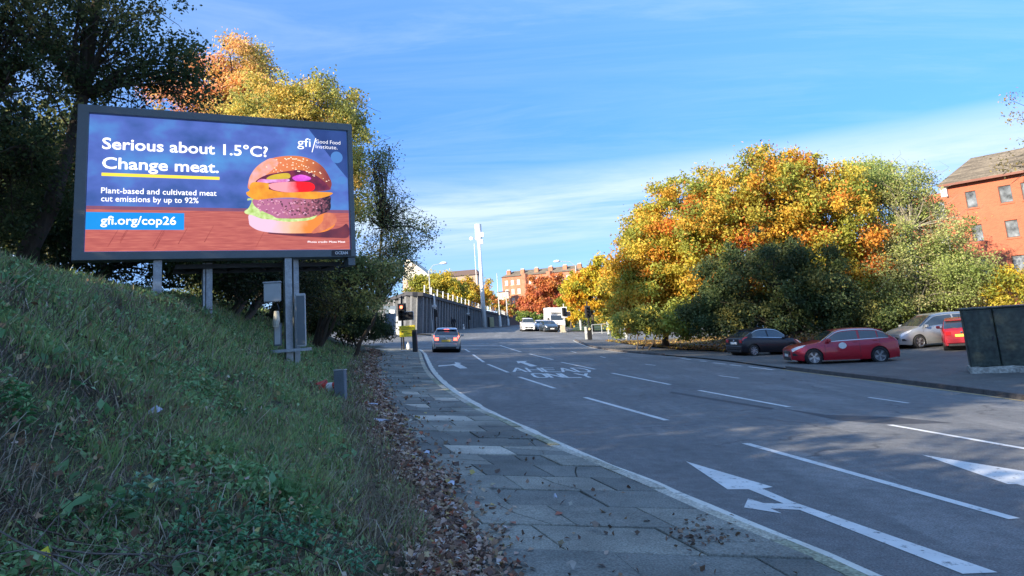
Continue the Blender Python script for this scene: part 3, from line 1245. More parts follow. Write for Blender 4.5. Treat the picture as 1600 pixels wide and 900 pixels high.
def top_at(px):
    t = [(590, 473), (600, 470), (645, 455), (755, 485), (780, 490.5), (802, 497), (850, 507)]
    for a, b in zip(t, t[1:]):
        if a[0] <= px <= b[0]:
            return a[1] + (b[1] - a[1]) * (px - a[0]) / (b[0] - a[0])
    return t[-1][1] if px > 800 else t[0][1]


def proj(v):
    x, y, z = v
    z -= CZ
    f = y * cp + z * sp
    return CX + F * x / f, CY - F * (-y * sp + z * cp) / f


def wall_top(x, y):
    u = proj((x, y, 2))[0]
    return max(P(u, top_at(u), y).z, H(x, y) + 1.2)


segs = [((-18.5, 100), (-10.8, 84.6)), ((-10.8, 84.6), (-6.15, 143)), ((-6.15, 143), (-2.9, 173)), ((-2.9, 173), (0.4, 245))]
ribs, copi = MB(), MB()
nrib = 0
posts = []
for (a, b) in segs:
    a, b = Vector(a), Vector(b)
    Ls = (b - a).length
    d = (b - a) / Ls
    nr = Vector((d.y, -d.x))
    k = max(1, round(Ls / 2.2))
    panel = MB()
    for i in range(k):
        p0, p1 = a + d * (Ls * i / k), a + d * (Ls * (i + 1) / k)
        z0, z1 = wall_top(*p0), wall_top(*p1)
        panel.add([(p0.x, p0.y, H(*p0) - .1), (p1.x, p1.y, H(*p1) - .1), (p1.x, p1.y, z1 - .35), (p0.x, p0.y, z0 - .35)], [(0, 1, 2, 3)], Matrix.Translation(-wloc))
        # rib, standing proud
        q0, q1 = p0 + d * .35 * Ls / k, p0 + d * .8 * Ls / k
        vs = []
        zz = (z0 + z1) / 2 - .36
        for q, o in ((q0, 0), (q0 + d * .12, .45), (q1 - d * .12, .45), (q1, 0)):
            w = q + nr * o
            vs += [(w.x, w.y, H(*q) - .1), (w.x, w.y, zz)]
        link('rib', mesh('rib', [Vector(v) - wloc for v in vs], [(0, 2, 3, 1), (2, 4, 5, 3), (4, 6, 7, 5)]), M_conc, wall_)
        vs = []
        for q, zt in ((p0, z0), (p1, z1)):
            for o, z in ((.62, -.4), (.62, 0), (-.5, 0), (-.5, -.4)):
                w = q + nr * o
                vs.append((w.x, w.y, zt + z))
        copi.add([Vector(v) - wloc for v in vs], [(0, 1, 5, 4), (1, 2, 6, 5), (2, 3, 7, 6), (3, 0, 4, 7), (0, 3, 2, 1), (4, 5, 6, 7)])
        nrib += 1
        if a.y < 175 and b.y > 86:
            posts.append((p0 - nr * .1, z0)) if nrib % 2 else None
    panel.build('wall_panel', M_conc, wall_)
copi.build('coping', M_cop, wall_)
rail = thing('railing', 'white posts and rails along the top of the ribbed wall', 'railing', (-10.8, 84.6, H(-10.8, 84.6)))
for q, z in posts[1:]:
    mb = MB()
    mb.box(q.x - .065, q.x + .065, q.y - .06, q.y + .06, z, z + 1.1, Matrix.Translation(-wloc))
    mb.build('railing_post', M_wht, rail)
for dz in (.45, .95):
    mb = MB()
    for (q0, z0), (q1, z1) in zip(posts[1:], posts[2:]):
        mb.tube([(q0.x, q0.y, z0 + dz), (q1.x, q1.y, z1 + dz)], .018, 4, Matrix.Translation(-wloc))
    mb.build('rail', M_wht, rail)
# gates and door at the near end of the wall
M_blue = mat('blue_grey_metal', (.10, .14, .18), .55, var=.15)
g = thing('gate', 'dark slatted metal gate at the left end of the ribbed wall', 'gate', P(586, 526, 78) , -.1)
mb = MB(); mb.box(-1.0, 1.0, -.05, .05, 2.75, 2.87); mb.box(-1.0, -.9, -.05, .05, 0, 2.75); mb.box(.9, 1.0, -.05, .05, 0, 2.75); mb.build('gate_frame', M_dark, g)
for i in range(8):
    mb = MB(); mb.box(-.88 + i * .22, -.70 + i * .22, -.02, .02, .08, 2.74); mb.build('slat', M_conc, g)
g = thing('metal_door', 'blue grey metal door panel beside the slatted gate with a small white notice', 'door', P(607, 524.5, 79), -.1)
mb = MB(); mb.bev(-.75, .75, -.06, .06, 0, 3.1, .02); mb.build('door_leaf', M_blue, g)
mb = MB(); mb.box(-.8, -.7, -.1, .1, 0, 4.2); mb.build('door_post', M_dark, g)
mb = MB(); mb.box(.05, .6, -.09, -.065, 2.3, 2.7); mb.build('notice', M_wht, g)
g = thing('metal_cabinet', 'pale grey tall cabinet standing between the blue door and the traffic light', 'cabinet', P(622.5, 523.5, 79), -.1)
mb = MB(); mb.bev(-.38, .38, -.3, .3, 0, 1.95, .03); mb.build('casing', M_pole, g)
mb = MB(); mb.box(-.32, .32, -.315, -.302, .1, 1.85); mb.build('cabinet_door', M_pole, g)


# ---- facade builder with real openings
def facade(parent, w, h, wins, m_wall, depth=.12, name='wall', M=Matrix(), m_frame=None, m_pane=None, bars=1, sill=None):
    """wall in local x (0..w), z (0..h), facing -y, wins = list of (x0,x1,z0,z1)"""
    X = sorted({0, w, *[q for a in wins for q in a[:2]]})
    Z = sorted({0, h, *[q for a in wins for q in a[2:]]})
    mb = MB()
    for i in range(len(X) - 1):
        for j in range(len(Z) - 1):
            cx, cz = (X[i] + X[i + 1]) / 2, (Z[j] + Z[j + 1]) / 2
            if any(a[0] < cx < a[1] and a[2] < cz < a[3] for a in wins):
                continue
            mb.add([(X[i], 0, Z[j]), (X[i + 1], 0, Z[j]), (X[i + 1], 0, Z[j + 1]), (X[i], 0, Z[j + 1])], [(0, 1, 2, 3)], M)
    for a, b, c, d in wins:
        q = [(a, 0, c), (b, 0, c), (b, 0, d), (a, 0, d), (a, depth, c), (b, depth, c), (b, depth, d), (a, depth, d)]
        mb.add(q, [(0, 4, 5, 1), (1, 5, 6, 2), (2, 6, 7, 3), (3, 7, 4, 0)], M)
    mb.build(name, m_wall, parent)
    for a, b, c, d in wins:
        fb = MB()
        t = .06
        y0, y1 = depth - .05, depth - .003
        fb.box(a, a + t, y0, y1, c, d, M); fb.box(b - t, b, y0, y1, c, d, M)
        fb.box(a + t, b - t, y0, y1, c, c + t, M); fb.box(a + t, b - t, y0, y1, d - t, d, M)
        if bars:
            fb.box(a + t, b - t, y0 + .005, y1, (c + d) / 2 - .03, (c + d) / 2 + .03, M)
        wn = fb.build('window', m_frame or M_wht, parent)
        pb = MB()
        pb.add([(a + t, depth - .02, c + t), (b - t, depth - .02, c + t), (b - t, depth - .02, d - t), (a + t, depth - .02, d - t)], [(0, 1, 2, 3)], M)
        pb.build('pane', m_pane or M_glass, wn)
        if sill:
            sb = MB()
            sb.box(a - .08, b + .08, -.06, .004, c - .12, c - .002, M)
            sb.build('sill', sill, wn)


# ---- red brick building on the right
def brickmat(name, c1, c2, mortar, sc=(4.4, 1, 13.3)):
    m, t, b = newmat(name)
    nn, ll = t.nodes.new, t.links.new
    tcn = nn('ShaderNodeTexCoord')
    sx_ = nn('ShaderNodeSeparateXYZ')
    ll(tcn.outputs['Object'], sx_.inputs[0])
    cb = nn('ShaderNodeCombineXYZ')
    ll(sx_.outputs[0], cb.inputs[0])
    ll(sx_.outputs[2], cb.inputs[1])
    br = nn('ShaderNodeTexBrick')
    br.inputs['Scale'].default_value = 1.0
    br.inputs['Brick Width'].default_value = .225
    br.inputs['Row Height'].default_value = .075
    br.inputs['Mortar Size'].default_value = .008
    br.inputs['Color1'].default_value = (*c1, 1)
    br.inputs['Color2'].default_value = (*c2, 1)
    br.inputs['Mortar'].default_value = (*mortar, 1)
    ll(cb.outputs[0], br.inputs[0])
    nz = nn('ShaderNodeTexNoise')
    nz.inputs['Scale'].default_value = .6
    nz.inputs['Detail'].default_value = 6
    ll(tcn.outputs['Object'], nz.inputs[0])
    rp = nn('ShaderNodeValToRGB')
    rp.color_ramp.elements[0].color = (.72, .72, .72, 1)
    rp.color_ramp.elements[1].color = (1.2, 1.2, 1.2, 1)
    ll(nz.outputs[0], rp.inputs[0])
    mx = nn('ShaderNodeMix')
    mx.data_type = 'RGBA'
    mx.blend_type = 'MULTIPLY'
    mx.inputs[0].default_value = 1
    ll(br.outputs[0], mx.inputs[6])
    ll(rp.outputs[0], mx.inputs[7])
    ll(mx.outputs[2], b.inputs['Base Color'])
    b.inputs['Roughness'].default_value = .9
    MATS[name] = m
    return m


M_brick = brickmat('red_brick', (.46, .125, .06), (.40, .10, .05), (.36, .16, .10))
M_roof = mat('roof_tiles', (.17, .14, .10), .9, var=.5, scale=1.2, fine=.25, bscale=6, streak=(.4, .4, 3))
M_lead = mat('pale_trim', (.5, .5, .48), .7)
BA = math.radians(-51.7)
P0 = P(1492, 291, 60)
gz = H(P0.x, P0.y)
bl = thing('brick_building', 'red brick block of flats with a tiled roof behind the trees on the right', 'building', (P0.x, P0.y, gz), BA, gravity=True)
eave = (P0.z - gz) / math.cos(SLOPE)
wins = []
xcols = [(1.35, 2.15), (3.75, 4.65), (5.3, 6.2), (9, 9.9), (11.6, 12.5), (13.2, 14.1), (17, 17.9), (20, 20.9)]
for k in range(5):
    zt = eave - .75 - 2.75 * k
    for (a, b) in xcols:
        if zt - 1.35 > .3:
            wins.append((a, b, round(zt - 1.35, 3), round(zt, 3)))
facade(bl, 26, eave, wins, M_brick, .14, m_frame=mat('dark_window_frame', (.07, .04, .035), .5), sill=M_brick, bars=0, m_pane=mat('curtained_pane', (.15, .17, .19), .15, var=.8, scale=1.3, spec=.8))
mb = MB()
mb.add([(0, 0, 0), (0, 10, 0), (0, 10, eave), (0, 0, eave), (26, 0, 0), (26, 10, 0), (26, 10, eave), (26, 0, eave)], [(0, 3, 2, 1), (4, 5, 6, 7), (1, 2, 6, 5)])
mb.build('side_wall', M_brick, bl)
mb = MB()
e0 = .45
mb.add([(-e0, -e0, eave), (26 + e0, -e0, eave), (26 + e0, 10.4, eave), (-e0, 10.4, eave), (.6, 5, eave + 2.7), (25, 5, eave + 2.7),
        (-e0, -e0, eave + .14), (26 + e0, -e0, eave + .14), (26 + e0, 10.4, eave + .14), (-e0, 10.4, eave + .14)],
       [(0, 3, 2, 1), (0, 1, 7, 6), (1, 2, 8, 7), (2, 3, 9, 8), (3, 0, 6, 9), (6, 7, 5, 4), (7, 8, 5), (8, 9, 4, 5), (9, 6, 4)])
mb.build('roof', M_roof, bl)
mb = MB(); mb.box(-.3, 26.3, -.56, -.455, eave - .08, eave + .10); mb.build('gutter', mat('gutter_brown', (.16, .05, .03), .5), bl)
mb = MB(); mb.box(-.35, .15, -.25, -.02, eave - .9, eave - .1); mb.build('bracket', M_lead, bl)
# lower wing, set back on the left
Mw = Matrix.Translation((-4.6, 3.2, 0))
facade(bl, 4.6, eave - .1, [(2.1, 3.1, eave - 2.3, eave - .9), (2.1, 3.1, eave - 5.1, eave - 3.7)], M_brick, .14, 'wing_wall', Mw, m_pane=mat('curtained_pane', (.3, .3, .3)), bars=1)
mb = MB(); mb.add([(-4.6, 3.2, 0), (-4.6, 9, 0), (-4.6, 9, eave - .1), (-4.6, 3.2, eave - .1), (0, 9, eave - .1), (0, 3.2, eave - .1)], [(0, 3, 2, 1), (3, 5, 4, 2)])
mb.build('wing_side_wall', M_brick, bl)

# ---- far tenement
M_sand = mat('red_sandstone', (.42, .17, .10), .9, var=.25, scale=.6, fine=.15, bscale=4)
M_pale = mat('cream_render', (.62, .58, .48), .8, var=.1)
T0 = P(789, 508, 300)
tn_ = thing('tenement', 'far red sandstone tenement with rows of cream bay windows beyond the orange tree', 'building', (T0.x, T0.y, H(T0.x, T0.y)), -.35, gravity=True)
wins = []
for k in range(5):
    for i in range(12):
        if i % 4 != 3:
            wins.append((1.0 + i * 2.6, 2.5 + i * 2.6, 1.2 + 3.6 * k, 3.3 + 3.6 * k))
facade(tn_, 34, 19.0, wins, M_sand, .2, m_frame=M_pale, m_pane=mat('bright_pane', (.42, .42, .38), .25), bars=1, sill=M_pale)
mb = MB(); mb.add([(0, 0, 0), (0, 12, 0), (0, 12, 19), (0, 0, 19), (34, 0, 0), (34, 12, 0), (34, 12, 19), (34, 0, 19)], [(0, 3, 2, 1), (4, 5, 6, 7), (1, 2, 6, 5)]); mb.build('side_wall', M_sand, tn_)
mb = MB(); mb.add([(-.5, -.5, 19), (34.5, -.5, 19), (34.5, 12.5, 19), (-.5, 12.5, 19), (3, 6, 21.5), (31, 6, 21.5)], [(0, 1, 5, 4), (1, 2, 5), (2, 3, 4, 5), (3, 0, 4), (0, 3, 2, 1)]); mb.build('roof', M_roof, tn_)
for i in range(6):
    mb = MB(); mb.box(1.5 + i * 6, 3.1 + i * 6, 2, 3.4, 19.3, 21.6); ch = mb.build('chimney', M_sand, tn_)
    mb = MB()
    for k in range(3):
        mb.tube([(1.8 + i * 6 + k * .5, 2.7, 21.5), (1.8 + i * 6 + k * .5, 2.7, 22.1)], .16, 6)
    mb.build('chimney_pots', M_pale, ch)
for i in range(3):
    bx = MB()
    x0 = 8.5 + i * 10.4
    bx.prism([(x0, -.01), (x0 + .7, -1.1), (x0 + 2.0, -1.1), (x0 + 2.7, -.01)], 0, 19.6)
    bx.build('bay', M_sand, tn_)
A0 = P(780, 508, 290)
an = thing('white_annex', 'small cream rendered building at the left end of the far tenement', 'building', (A0.x, A0.y, H(A0.x, A0.y)), -.1, gravity=True)
facade(an, 4.4, 12.4, [(.5 + 1.3 * i, 1.5 + 1.3 * i, 1.2 + 2.9 * k, 3.1 + 2.9 * k) for i in range(3) for k in range(4)], M_pale, .15, m_frame=M_wht, bars=0, m_pane=mat('bright_pane', (.3, .3, .3)))
mb = MB(); mb.box(0, 4.4, .18, 6, 0, 12.39); mb.build('side_wall', M_pale, an)
mb = MB(); mb.box(-.15, 4.55, -.15, 6.1, 12.41, 12.75); mb.build('roof', M_dark, an)
# dark brick parapet wall beyond the mast
M_bk2 = mat('dark_brick', (.085, .04, .03), .95, var=.3, scale=1.2, fine=.3)
bw = thing('brick_wall', 'low dark brick wall running on beyond the ribbed wall towards the tenement', 'wall', (-1.5, 205, H(-1.5, 205)))
mb = MB(); mb.add([(0, 0, 0), (5.5, 55, 0), (5.5, 55, 2.2), (0, 0, 5.2), (-.4, 0, 0), (5.1, 55, 0), (5.1, 55, 2.2), (-.4, 0, 5.2)], [(0, 1, 2, 3), (4, 7, 6, 5), (3, 2, 6, 7), (0, 3, 7, 4)]); mb.build('wall_face', M_bk2, bw)
mb = MB(); mb.add([(.08, -.05, 5.205), (5.58, 54.95, 2.205), (5.02, 55.05, 2.205), (-.48, 0, 5.205), (.08, -.05, 5.4), (5.58, 54.95, 2.4), (5.02, 55.05, 2.4), (-.48, 0, 5.4)], [(4, 5, 6, 7), (0, 1, 5, 4), (3, 7, 6, 2)]); mb.build('coping', M_cop, bw)
# buildings over the wall on the left
Q = P(634, 452, 150)
gq = H(Q.x, Q.y)
ob = thing('stepped_building', 'pale building with a raking white end seen over the left end of the ribbed wall', 'building', (Q.x, Q.y, gq), -.1, gravity=True)
facade(ob, 6.2, 9.5, [(.6 + 1.4 * i, 1.6 + 1.4 * i, 5.0 + 1.5 * k, 6.1 + 1.5 * k) for i in range(3) for k in range(2)], mat('pinkish_render', (.45, .34, .28), .8), .15, m_frame=M_wht)
mb = MB(); mb.add([(0, .2, 9.5), (6.2, .2, 9.5), (6.2, 8, 9.5), (0, 8, 9.5), (.6, .2, 13.6), (1.4, .2, 13.6), (1.4, 8, 13.6), (.6, 8, 13.6)], [(0, 1, 5, 4), (1, 2, 6, 5), (2, 3, 7, 6), (3, 0, 4, 7), (4, 5, 6, 7)]); mb.build('roof', M_pale, ob)
mb = MB(); mb.add([(6.2, 0, 0), (6.2, 8, 0), (6.2, 8, 9.49), (6.2, 0, 9.49)], [(0, 1, 2, 3)]); mb.build('side_wall', M_pale, ob)
Q = P(690, 452, 260)
ob = thing('brown_roofed_building', 'distant building with a flat brown roof above the yellow trees behind the wall', 'building', (Q.x, Q.y, H(Q.x, Q.y)), -.15, gravity=True)
facade(ob, 14, 16.5, [(1 + 2 * i, 2.2 + 2 * i, 13, 14.6) for i in range(6)], mat('buff_wall', (.33, .26, .2), .8), .15)
mb = MB(); mb.add([(-.5, -.5, 16.5), (14.5, -.5, 16.5), (14.5, 9, 16.5), (-.5, 9, 16.5), (1, 4, 18.6), (13, 4, 18.6)], [(0, 1, 5, 4), (1, 2, 5), (2, 3, 4, 5), (3, 0, 4), (0, 3, 2, 1)]); mb.build('roof', mat('brown_roof', (.15, .10, .08), .9), ob)
mb = MB(); mb.add([(14, 0, 0), (14, 8, 0), (14, 8, 16.4), (14, 0, 16.4)], [(0, 1, 2, 3)]); mb.build('side_wall', M_pale, ob)

# ================================================================ BILLBOARD
bb = thing('billboard', 'large illuminated advertising billboard with a burger picture standing on steel posts on the bank', 'billboard')
bb.matrix_basis = Matrix.Translation((-9.4771, 16.214, 3.2916)) @ Matrix.Rotation(.5011, 4, 'Z') @ Matrix.Rotation(-.057, 4, 'Y') @ Matrix.Rotation(-.0547, 4, 'X')
BBM = bb.matrix_basis.copy()
SW, SH = 6.0, 3.1976
fr = MB()
fr.bev(-.24, SW + .13, -.07, .42, -.20, -.012, .01)
fr.bev(-.24, SW + .13, -.07, .42, SH + .012, SH + .20, .01)
fr.bev(-.24, -.012, -.068, .418, -.19, SH + .19, .01)
fr.bev(SW + .012, SW + .132, -.068, .418, -.19, SH + .19, .01)
fr.build('frame', M_frame, bb)
mb = MB(); mb.box(-.2, SW + .1, .425, .62, -.12, SH + .12)
mb.build('rear_housing', M_dark, bb)


def emat(name, c1, c2, scale=2.0, strength=1.0, mp=(1, 1, 1), lo=.3, hi=.7, c3=None, detail=4, axis=None):
    """glowing screen picture surface: emission with a noise or ramp between two colours"""
    if name in MATS:
        return MATS[name]
    m, t, b = newmat(name)
    nn, ll = t.nodes.new, t.links.new
    b.inputs['Base Color'].default_value = (.01, .01, .012, 1)
    b.inputs['Roughness'].default_value = .5
    b.inputs['Emission Strength'].default_value = strength
    tcn = nn('ShaderNodeTexCoord')
    q = nn('ShaderNodeMapping')
    q.inputs['Scale'].default_value = mp
    ll(tcn.outputs['Object'], q.inputs[0])
    nz = nn('ShaderNodeTexNoise')
    nz.inputs['Scale'].default_value = scale
    nz.inputs['Detail'].default_value = detail
    ll(q.outputs[0], nz.inputs[0])
    src = nz.outputs[0]
    if axis is not None:
        s_ = nn('ShaderNodeSeparateXYZ')
        ll(tcn.outputs['Object'], s_.inputs[0])
        mr = nn('ShaderNodeMapRange')
        mr.inputs[1].default_value, mr.inputs[2].default_value = axis[1], axis[2]
        ll(s_.outputs[axis[0]], mr.inputs[0])
        ad = nn('ShaderNodeMath')
        ad.operation = 'MULTIPLY_ADD'
        ll(nz.outputs[0], ad.inputs[0])
        ad.inputs[1].default_value = axis[3]
        ll(mr.outputs[0], ad.inputs[2])
        sb = nn('ShaderNodeMath')
        sb.operation = 'SUBTRACT'
        ll(ad.outputs[0], sb.inputs[0])
        sb.inputs[1].default_value = axis[3] * .5
        src = sb.outputs[0]
    rp = nn('ShaderNodeValToRGB')
    rp.color_ramp.elements[0].position, rp.color_ramp.elements[1].position = lo, hi
    rp.color_ramp.elements[0].color = (*c1, 1)
    rp.color_ramp.elements[1].color = (*c2, 1)
    if c3:
        e = rp.color_ramp.elements.new((lo + hi) / 2)
        e.color = (*c3, 1)
    ll(src, rp.inputs[0])
    ll(rp.outputs[0], b.inputs['Emission Color'])
    MATS[name] = m
    return m


ES = .37
scr = MB(); scr.box(0, SW, .02, .3, 0, SH)
screen = scr.build('screen', emat('screen_blue', (.018, .06, .20), (.075, .26, .58), .8, ES, (1, 1, 1.5), .28, .72, (.07, .12, .42)), bb)
layer = [0]
ROUND = {'bottom_bun', 'bun_crust', 'lettuce', 'patty', 'top_bun', 'bun_sheen', 'bun_inside', 'pickle', 'onion_piece', 'onion_slice', 'sauce', 'tomato_slice', 'cheese_slice', 'burger_shadow'}


def rounded(poly, n=5):
    out = []
    k = len(poly)
    for i in range(k):
        p0, p1, p2, p3 = (Vector(poly[(i + j) % k]) for j in (-1, 0, 1, 2))
        for a in range(n):
            t = a / n
            v = .5 * ((2 * p1) + (-p0 + p2) * t + (2 * p0 - 5 * p1 + 4 * p2 - p3) * t * t + (-p0 + 3 * p1 - 3 * p2 + p3) * t ** 3)
            out.append((v.x, v.y))
    return out


def flat(poly, name, m, parent=None):
    if name in ROUND:
        poly = rounded(poly)
    """flat printed shape on the screen, in metres from its lower left corner"""
    layer[0] += 1
    y_ = .0195 - .0006 * layer[0]
    bm = bmesh.new()
    f = bm.faces.new([bm.verts.new((x, y_, z)) for x, z in poly])
    f.normal_update()
    if f.normal.y > 0:
        f.normal_flip()
    bmesh.ops.triangulate(bm, faces=[f])
    me = bpy.data.meshes.new(name)
    bm.to_mesh(me)
    bm.free()
    return link(name, me, m, parent or screen)


def ZB(x, y):
    """point on the first close view of the billboard (3.2x, origin 100,150) -> screen metres"""
    u, v = 100 + x / 3.2, 150 + y / 3.2
    d = ray(u, v)
    inv = BBM.inverted()
    o = inv @ Vector((0, 0, CZ))
    dd = inv.to_3x3() @ d
    t = (.02 - o.y) / dd.y
    q = o + dd * t
    return (q.x, q.z)


def ZC(x, y):
    return ZB((370 + x / 6 - 100) * 3.2, (230 + y / 6 - 150) * 3.2)


# wooden table
e0, e1 = ZB(112, 545)[1], ZB(1430, 585)[1]
ttop = (e0 + e1) / 2
M_wood = emat('screen_table', (.30, .06, .05), (.56, .17, .12), 2.2, ES, (1, 1, 12), .2, .8, (.42, .10, .08), 8)
flat([(.004, .004), (SW - .004, .004), (SW - .004, ttop), (.004, ttop)], 'table_picture', M_wood)
M_hz = emat('screen_haze', (.16, .055, .12), (.24, .085, .12), 2, ES)
flat([(.004, ttop - .05), (SW - .004, ttop - .05), (SW - .004, ttop + .03), (.004, ttop + .03)], 'table_edge_picture', M_hz)
for k in range(9):
    x0 = R0.uniform(.1, 4)
    M_gr = emat('screen_grain', (.20, .035, .03), (.38, .08, .06), 5, ES)
    zz = R0.uniform(.02, .25)
    flat([(x0, zz), (x0 + .02, zz), (x0 + .22, zz + .4), (x0 + .21, zz + .4)], 'grain_line', M_gr)
# dark corner and bokeh
flat([(5.0, SH - .004), (SW - .004, SH - .004), (SW - .004, 1.9), (5.75, 2.2)], 'dark_corner', emat('screen_dark', (.012, .03, .14), (.03, .07, .26), 1, ES))
circ = lambda cx, cz, r_, n=20, sx_=1, a0=0: [(cx + sx_ * r_ * math.cos(2 * math.pi * k / n + a0), cz + r_ * math.sin(2 * math.pi * k / n + a0)) for k in range(n)]
flat(circ(5.72, 2.47, .16), 'bokeh_spot', emat('screen_bokeh', (.06, .17, .45), (.07, .20, .5), 1, ES))
flat(circ(5.85, 1.85, .11), 'bokeh_spot', MATS['screen_bokeh'])
# contact shadow printed in the picture
flat([ZC(*q) for q in [(300, 800), (900, 770), (1030, 720), (1046, 840), (900, 850), (500, 830)]], 'burger_shadow', emat('screen_shadow', (.05, .012, .03), (.16, .03, .04), 2, ES))
BU = emat('screen_bun_dark', (.66, .19, .07), (.20, .035, .03), 4, ES, (1, 1, 1), .1, .85, (.60, .17, .04), 4, axis=(0, 3.95, 5.75, .35))
BL = emat('screen_bun_light', (.70, .48, .62), (.74, .22, .03), 4, ES, (1, 1, 1), .05, .55, (.85, .45, .26), 4, axis=(0, 3.95, 5.75, .25))
YC = emat('screen_cheese', (.80, .36, .02), (.62, .20, .01), 4, ES)
flat([ZC(*q) for q in [(110, 640), (150, 620), (380, 690), (650, 690), (820, 620), (900, 625), (930, 660), (925, 710), (890, 760), (780, 800), (480, 808), (240, 790), (130, 740), (112, 690)]], 'bottom_bun', BL)
flat([ZC(*q) for q in [(820, 625), (905, 625), (932, 660), (920, 720), (780, 795), (700, 800), (800, 700)]], 'bun_crust', emat('screen_crust', (.62, .20, .10), (.45, .10, .06), 6, ES))
flat([ZC(*q) for q in [(72, 600), (110, 570), (140, 500), (100, 500), (110, 480), (180, 500), (330, 640), (480, 670), (680, 660), (760, 620), (700, 680), (480, 700), (330, 680), (230, 670), (150, 640), (85, 625)]], 'lettuce', emat('screen_lettuce', (.30, .45, .08), (.62, .75, .35), 8, ES))
flat([ZC(*q) for q in [(155, 490), (300, 480), (560, 480), (850, 450), (878, 520), (870, 590), (780, 630), (640, 660), (400, 668), (330, 640), (240, 600), (165, 550)]], 'patty',
     emat('screen_patty', (.40, .13, .24), (.02, .008, .015), 13, ES, (1, 1, 1), .1, .95, (.35, .11, .15), 6, axis=(0, 4.2, 5.55, 1.6)))
rr = random.Random(3)
M_crumb = emat('screen_crumb', (.72, .38, .58), (.50, .20, .22), 9, ES)
M_crumb2 = emat('screen_crumb_dark', (.06, .02, .03), (.16, .06, .08), 9, ES)
mb = MB(); mb.cur = 0
for k in range(150):
    px, pz = rr.uniform(175, 860), rr.uniform(495, 640)
    if pz > 600 and (px < 300 or px > 700):
        continue
    c_ = ZC(px, pz)
    mb.cur = 0 if rr.random() > (px - 100) / 800 else 1
    r_ = rr.uniform(.012, .026)
    layer[0] += .0
    y_ = .0195 - .0006 * (layer[0] + 1)
    mb.add([(x_, y_ - .00001 * k, z_) for x_, z_ in circ(c_[0], c_[1], r_, 6, 1.2, rr.random())], [tuple(range(6))[::-1]])
layer[0] += 3
mb.build('patty_crumbs', [M_crumb, M_crumb2], screen, kind='stuff')
# upper bun
flat([ZC(*q) for q in [(120, 400), (108, 330), (130, 260), (180, 190), (260, 130), (370, 95), (490, 82), (600, 88), (710, 120), (800, 180), (850, 250), (886, 330), (880, 380), (850, 405), (600, 430), (300, 420)]], 'top_bun', BU)
flat([ZC(*q) for q in [(118, 380), (108, 330), (130, 260), (180, 190), (260, 130), (330, 105), (390, 150), (300, 240), (210, 300), (150, 360)]], 'bun_sheen', emat('screen_sheen', (.70, .38, .40), (.72, .28, .14), 6, ES))
flat([ZC(*q) for q in [(200, 300), (300, 255), (480, 225), (580, 215), (690, 240), (790, 300), (860, 370), (850, 400), (600, 420), (300, 410), (180, 345)]], 'bun_inside', emat('screen_inside', (.06, .008, .03), (.20, .02, .05), 5, ES))
flat([ZC(*q) for q in [(280, 290), (350, 258), (480, 245), (495, 290), (400, 305), (300, 318)]], 'pickle', emat('screen_pickle', (.62, .42, .02), (.45, .33, .03), 7, ES))
flat([ZC(*q) for q in [(520, 285), (600, 258), (690, 285), (670, 312), (560, 318)]], 'onion_piece', emat('screen_onion', (.50, .02, .48), (.75, .15, .70), 7, ES))
flat([ZC(*q) for q in [(190, 325), (230, 300), (330, 305), (480, 300), (470, 325), (300, 335), (230, 345)]], 'onion_slice', emat('screen_onion_pale', (.75, .45, .85), (.50, .05, .25), 3, ES))
flat([ZC(*q) for q in [(120, 395), (150, 330), (310, 345), (300, 395), (420, 425), (180, 410)]], 'sauce', YC)
flat([ZC(*q) for q in [(300, 350), (420, 330), (640, 325), (720, 350), (722, 400), (640, 424), (480, 424), (340, 400)]], 'tomato_slice', emat('screen_tomato', (.85, .30, .35), (.85, .004, .004), 4, ES, (1, 1, 1), .1, .32, None, 3, axis=(0, 4.3, 5.55, .3)))
flat([ZC(*q) for q in [(88, 425), (110, 415), (140, 395), (290, 395), (420, 425), (700, 420), (880, 425), (886, 445), (820, 470), (700, 488), (520, 475), (330, 480), (200, 495), (140, 480), (95, 450)]], 'cheese_slice', YC)
mb = MB(); layer[0] += 1
M_seed = emat('screen_seed', (.85, .62, .42), (.90, .75, .6), 3, ES * 1.1)
for k in range(150):
    t = rr.uniform(.0, math.pi)
    q = rr.random() ** .6
    px, pz = 495 + 375 * math.cos(t) * q, 330 - 235 * math.sin(t) * q
    dz = 330 - 130 * math.sin(t)
    if pz > 240 - (px > 640) * -(px - 640) * .45 or px < 250:
        continue
    c_ = ZC(px, pz)
    mb.add([(x_, .0195 - .0006 * layer[0], z_) for x_, z_ in circ(c_[0], c_[1], .014, 6, rr.choice([.7, 1.6]), rr.random())], [tuple(range(6))[::-1]])
mb.build('sesame_seeds', M_seed, screen, kind='stuff')
# lettering
M_txt = emat('screen_white', (.86, .86, .92), (.90, .90, .95), 1, ES * 1.25)
M_yel = emat('screen_yellow', (.90, .66, .05), (.92, .70, .06), 1, ES)
M_url = emat('screen_cyan', (.006, .22, .62), (.008, .25, .68), 1, ES)


def lettering(txt, x0, x1, z0, size_z, name='lettering', bold=.0, m=None, y_=None, cap=None, parent=None):
    me = font_mesh(txt, 1.0, bold)
    co = np.empty(len(me.vertices) * 3)
    me.vertices.foreach_get('co', co)
    co = co.reshape(-1, 3)
    mnx, mxx = co[:, 0].min(), co[:, 0].max()
    sx_ = (x1 - x0) / (mxx - mnx)
    out = np.empty_like(co)
    out[:, 0] = x0 + (co[:, 0] - mnx) * sx_
    out[:, 2] = z0 + co[:, 1] * size_z
    out[:, 1] = y_ if y_ is not None else .0195 - .0006 * (layer[0] + 2)
    me.vertices.foreach_set('co', out.ravel())
    me.update()
    me.materials.clear()
    return link(name, me, m or M_txt, parent or screen)


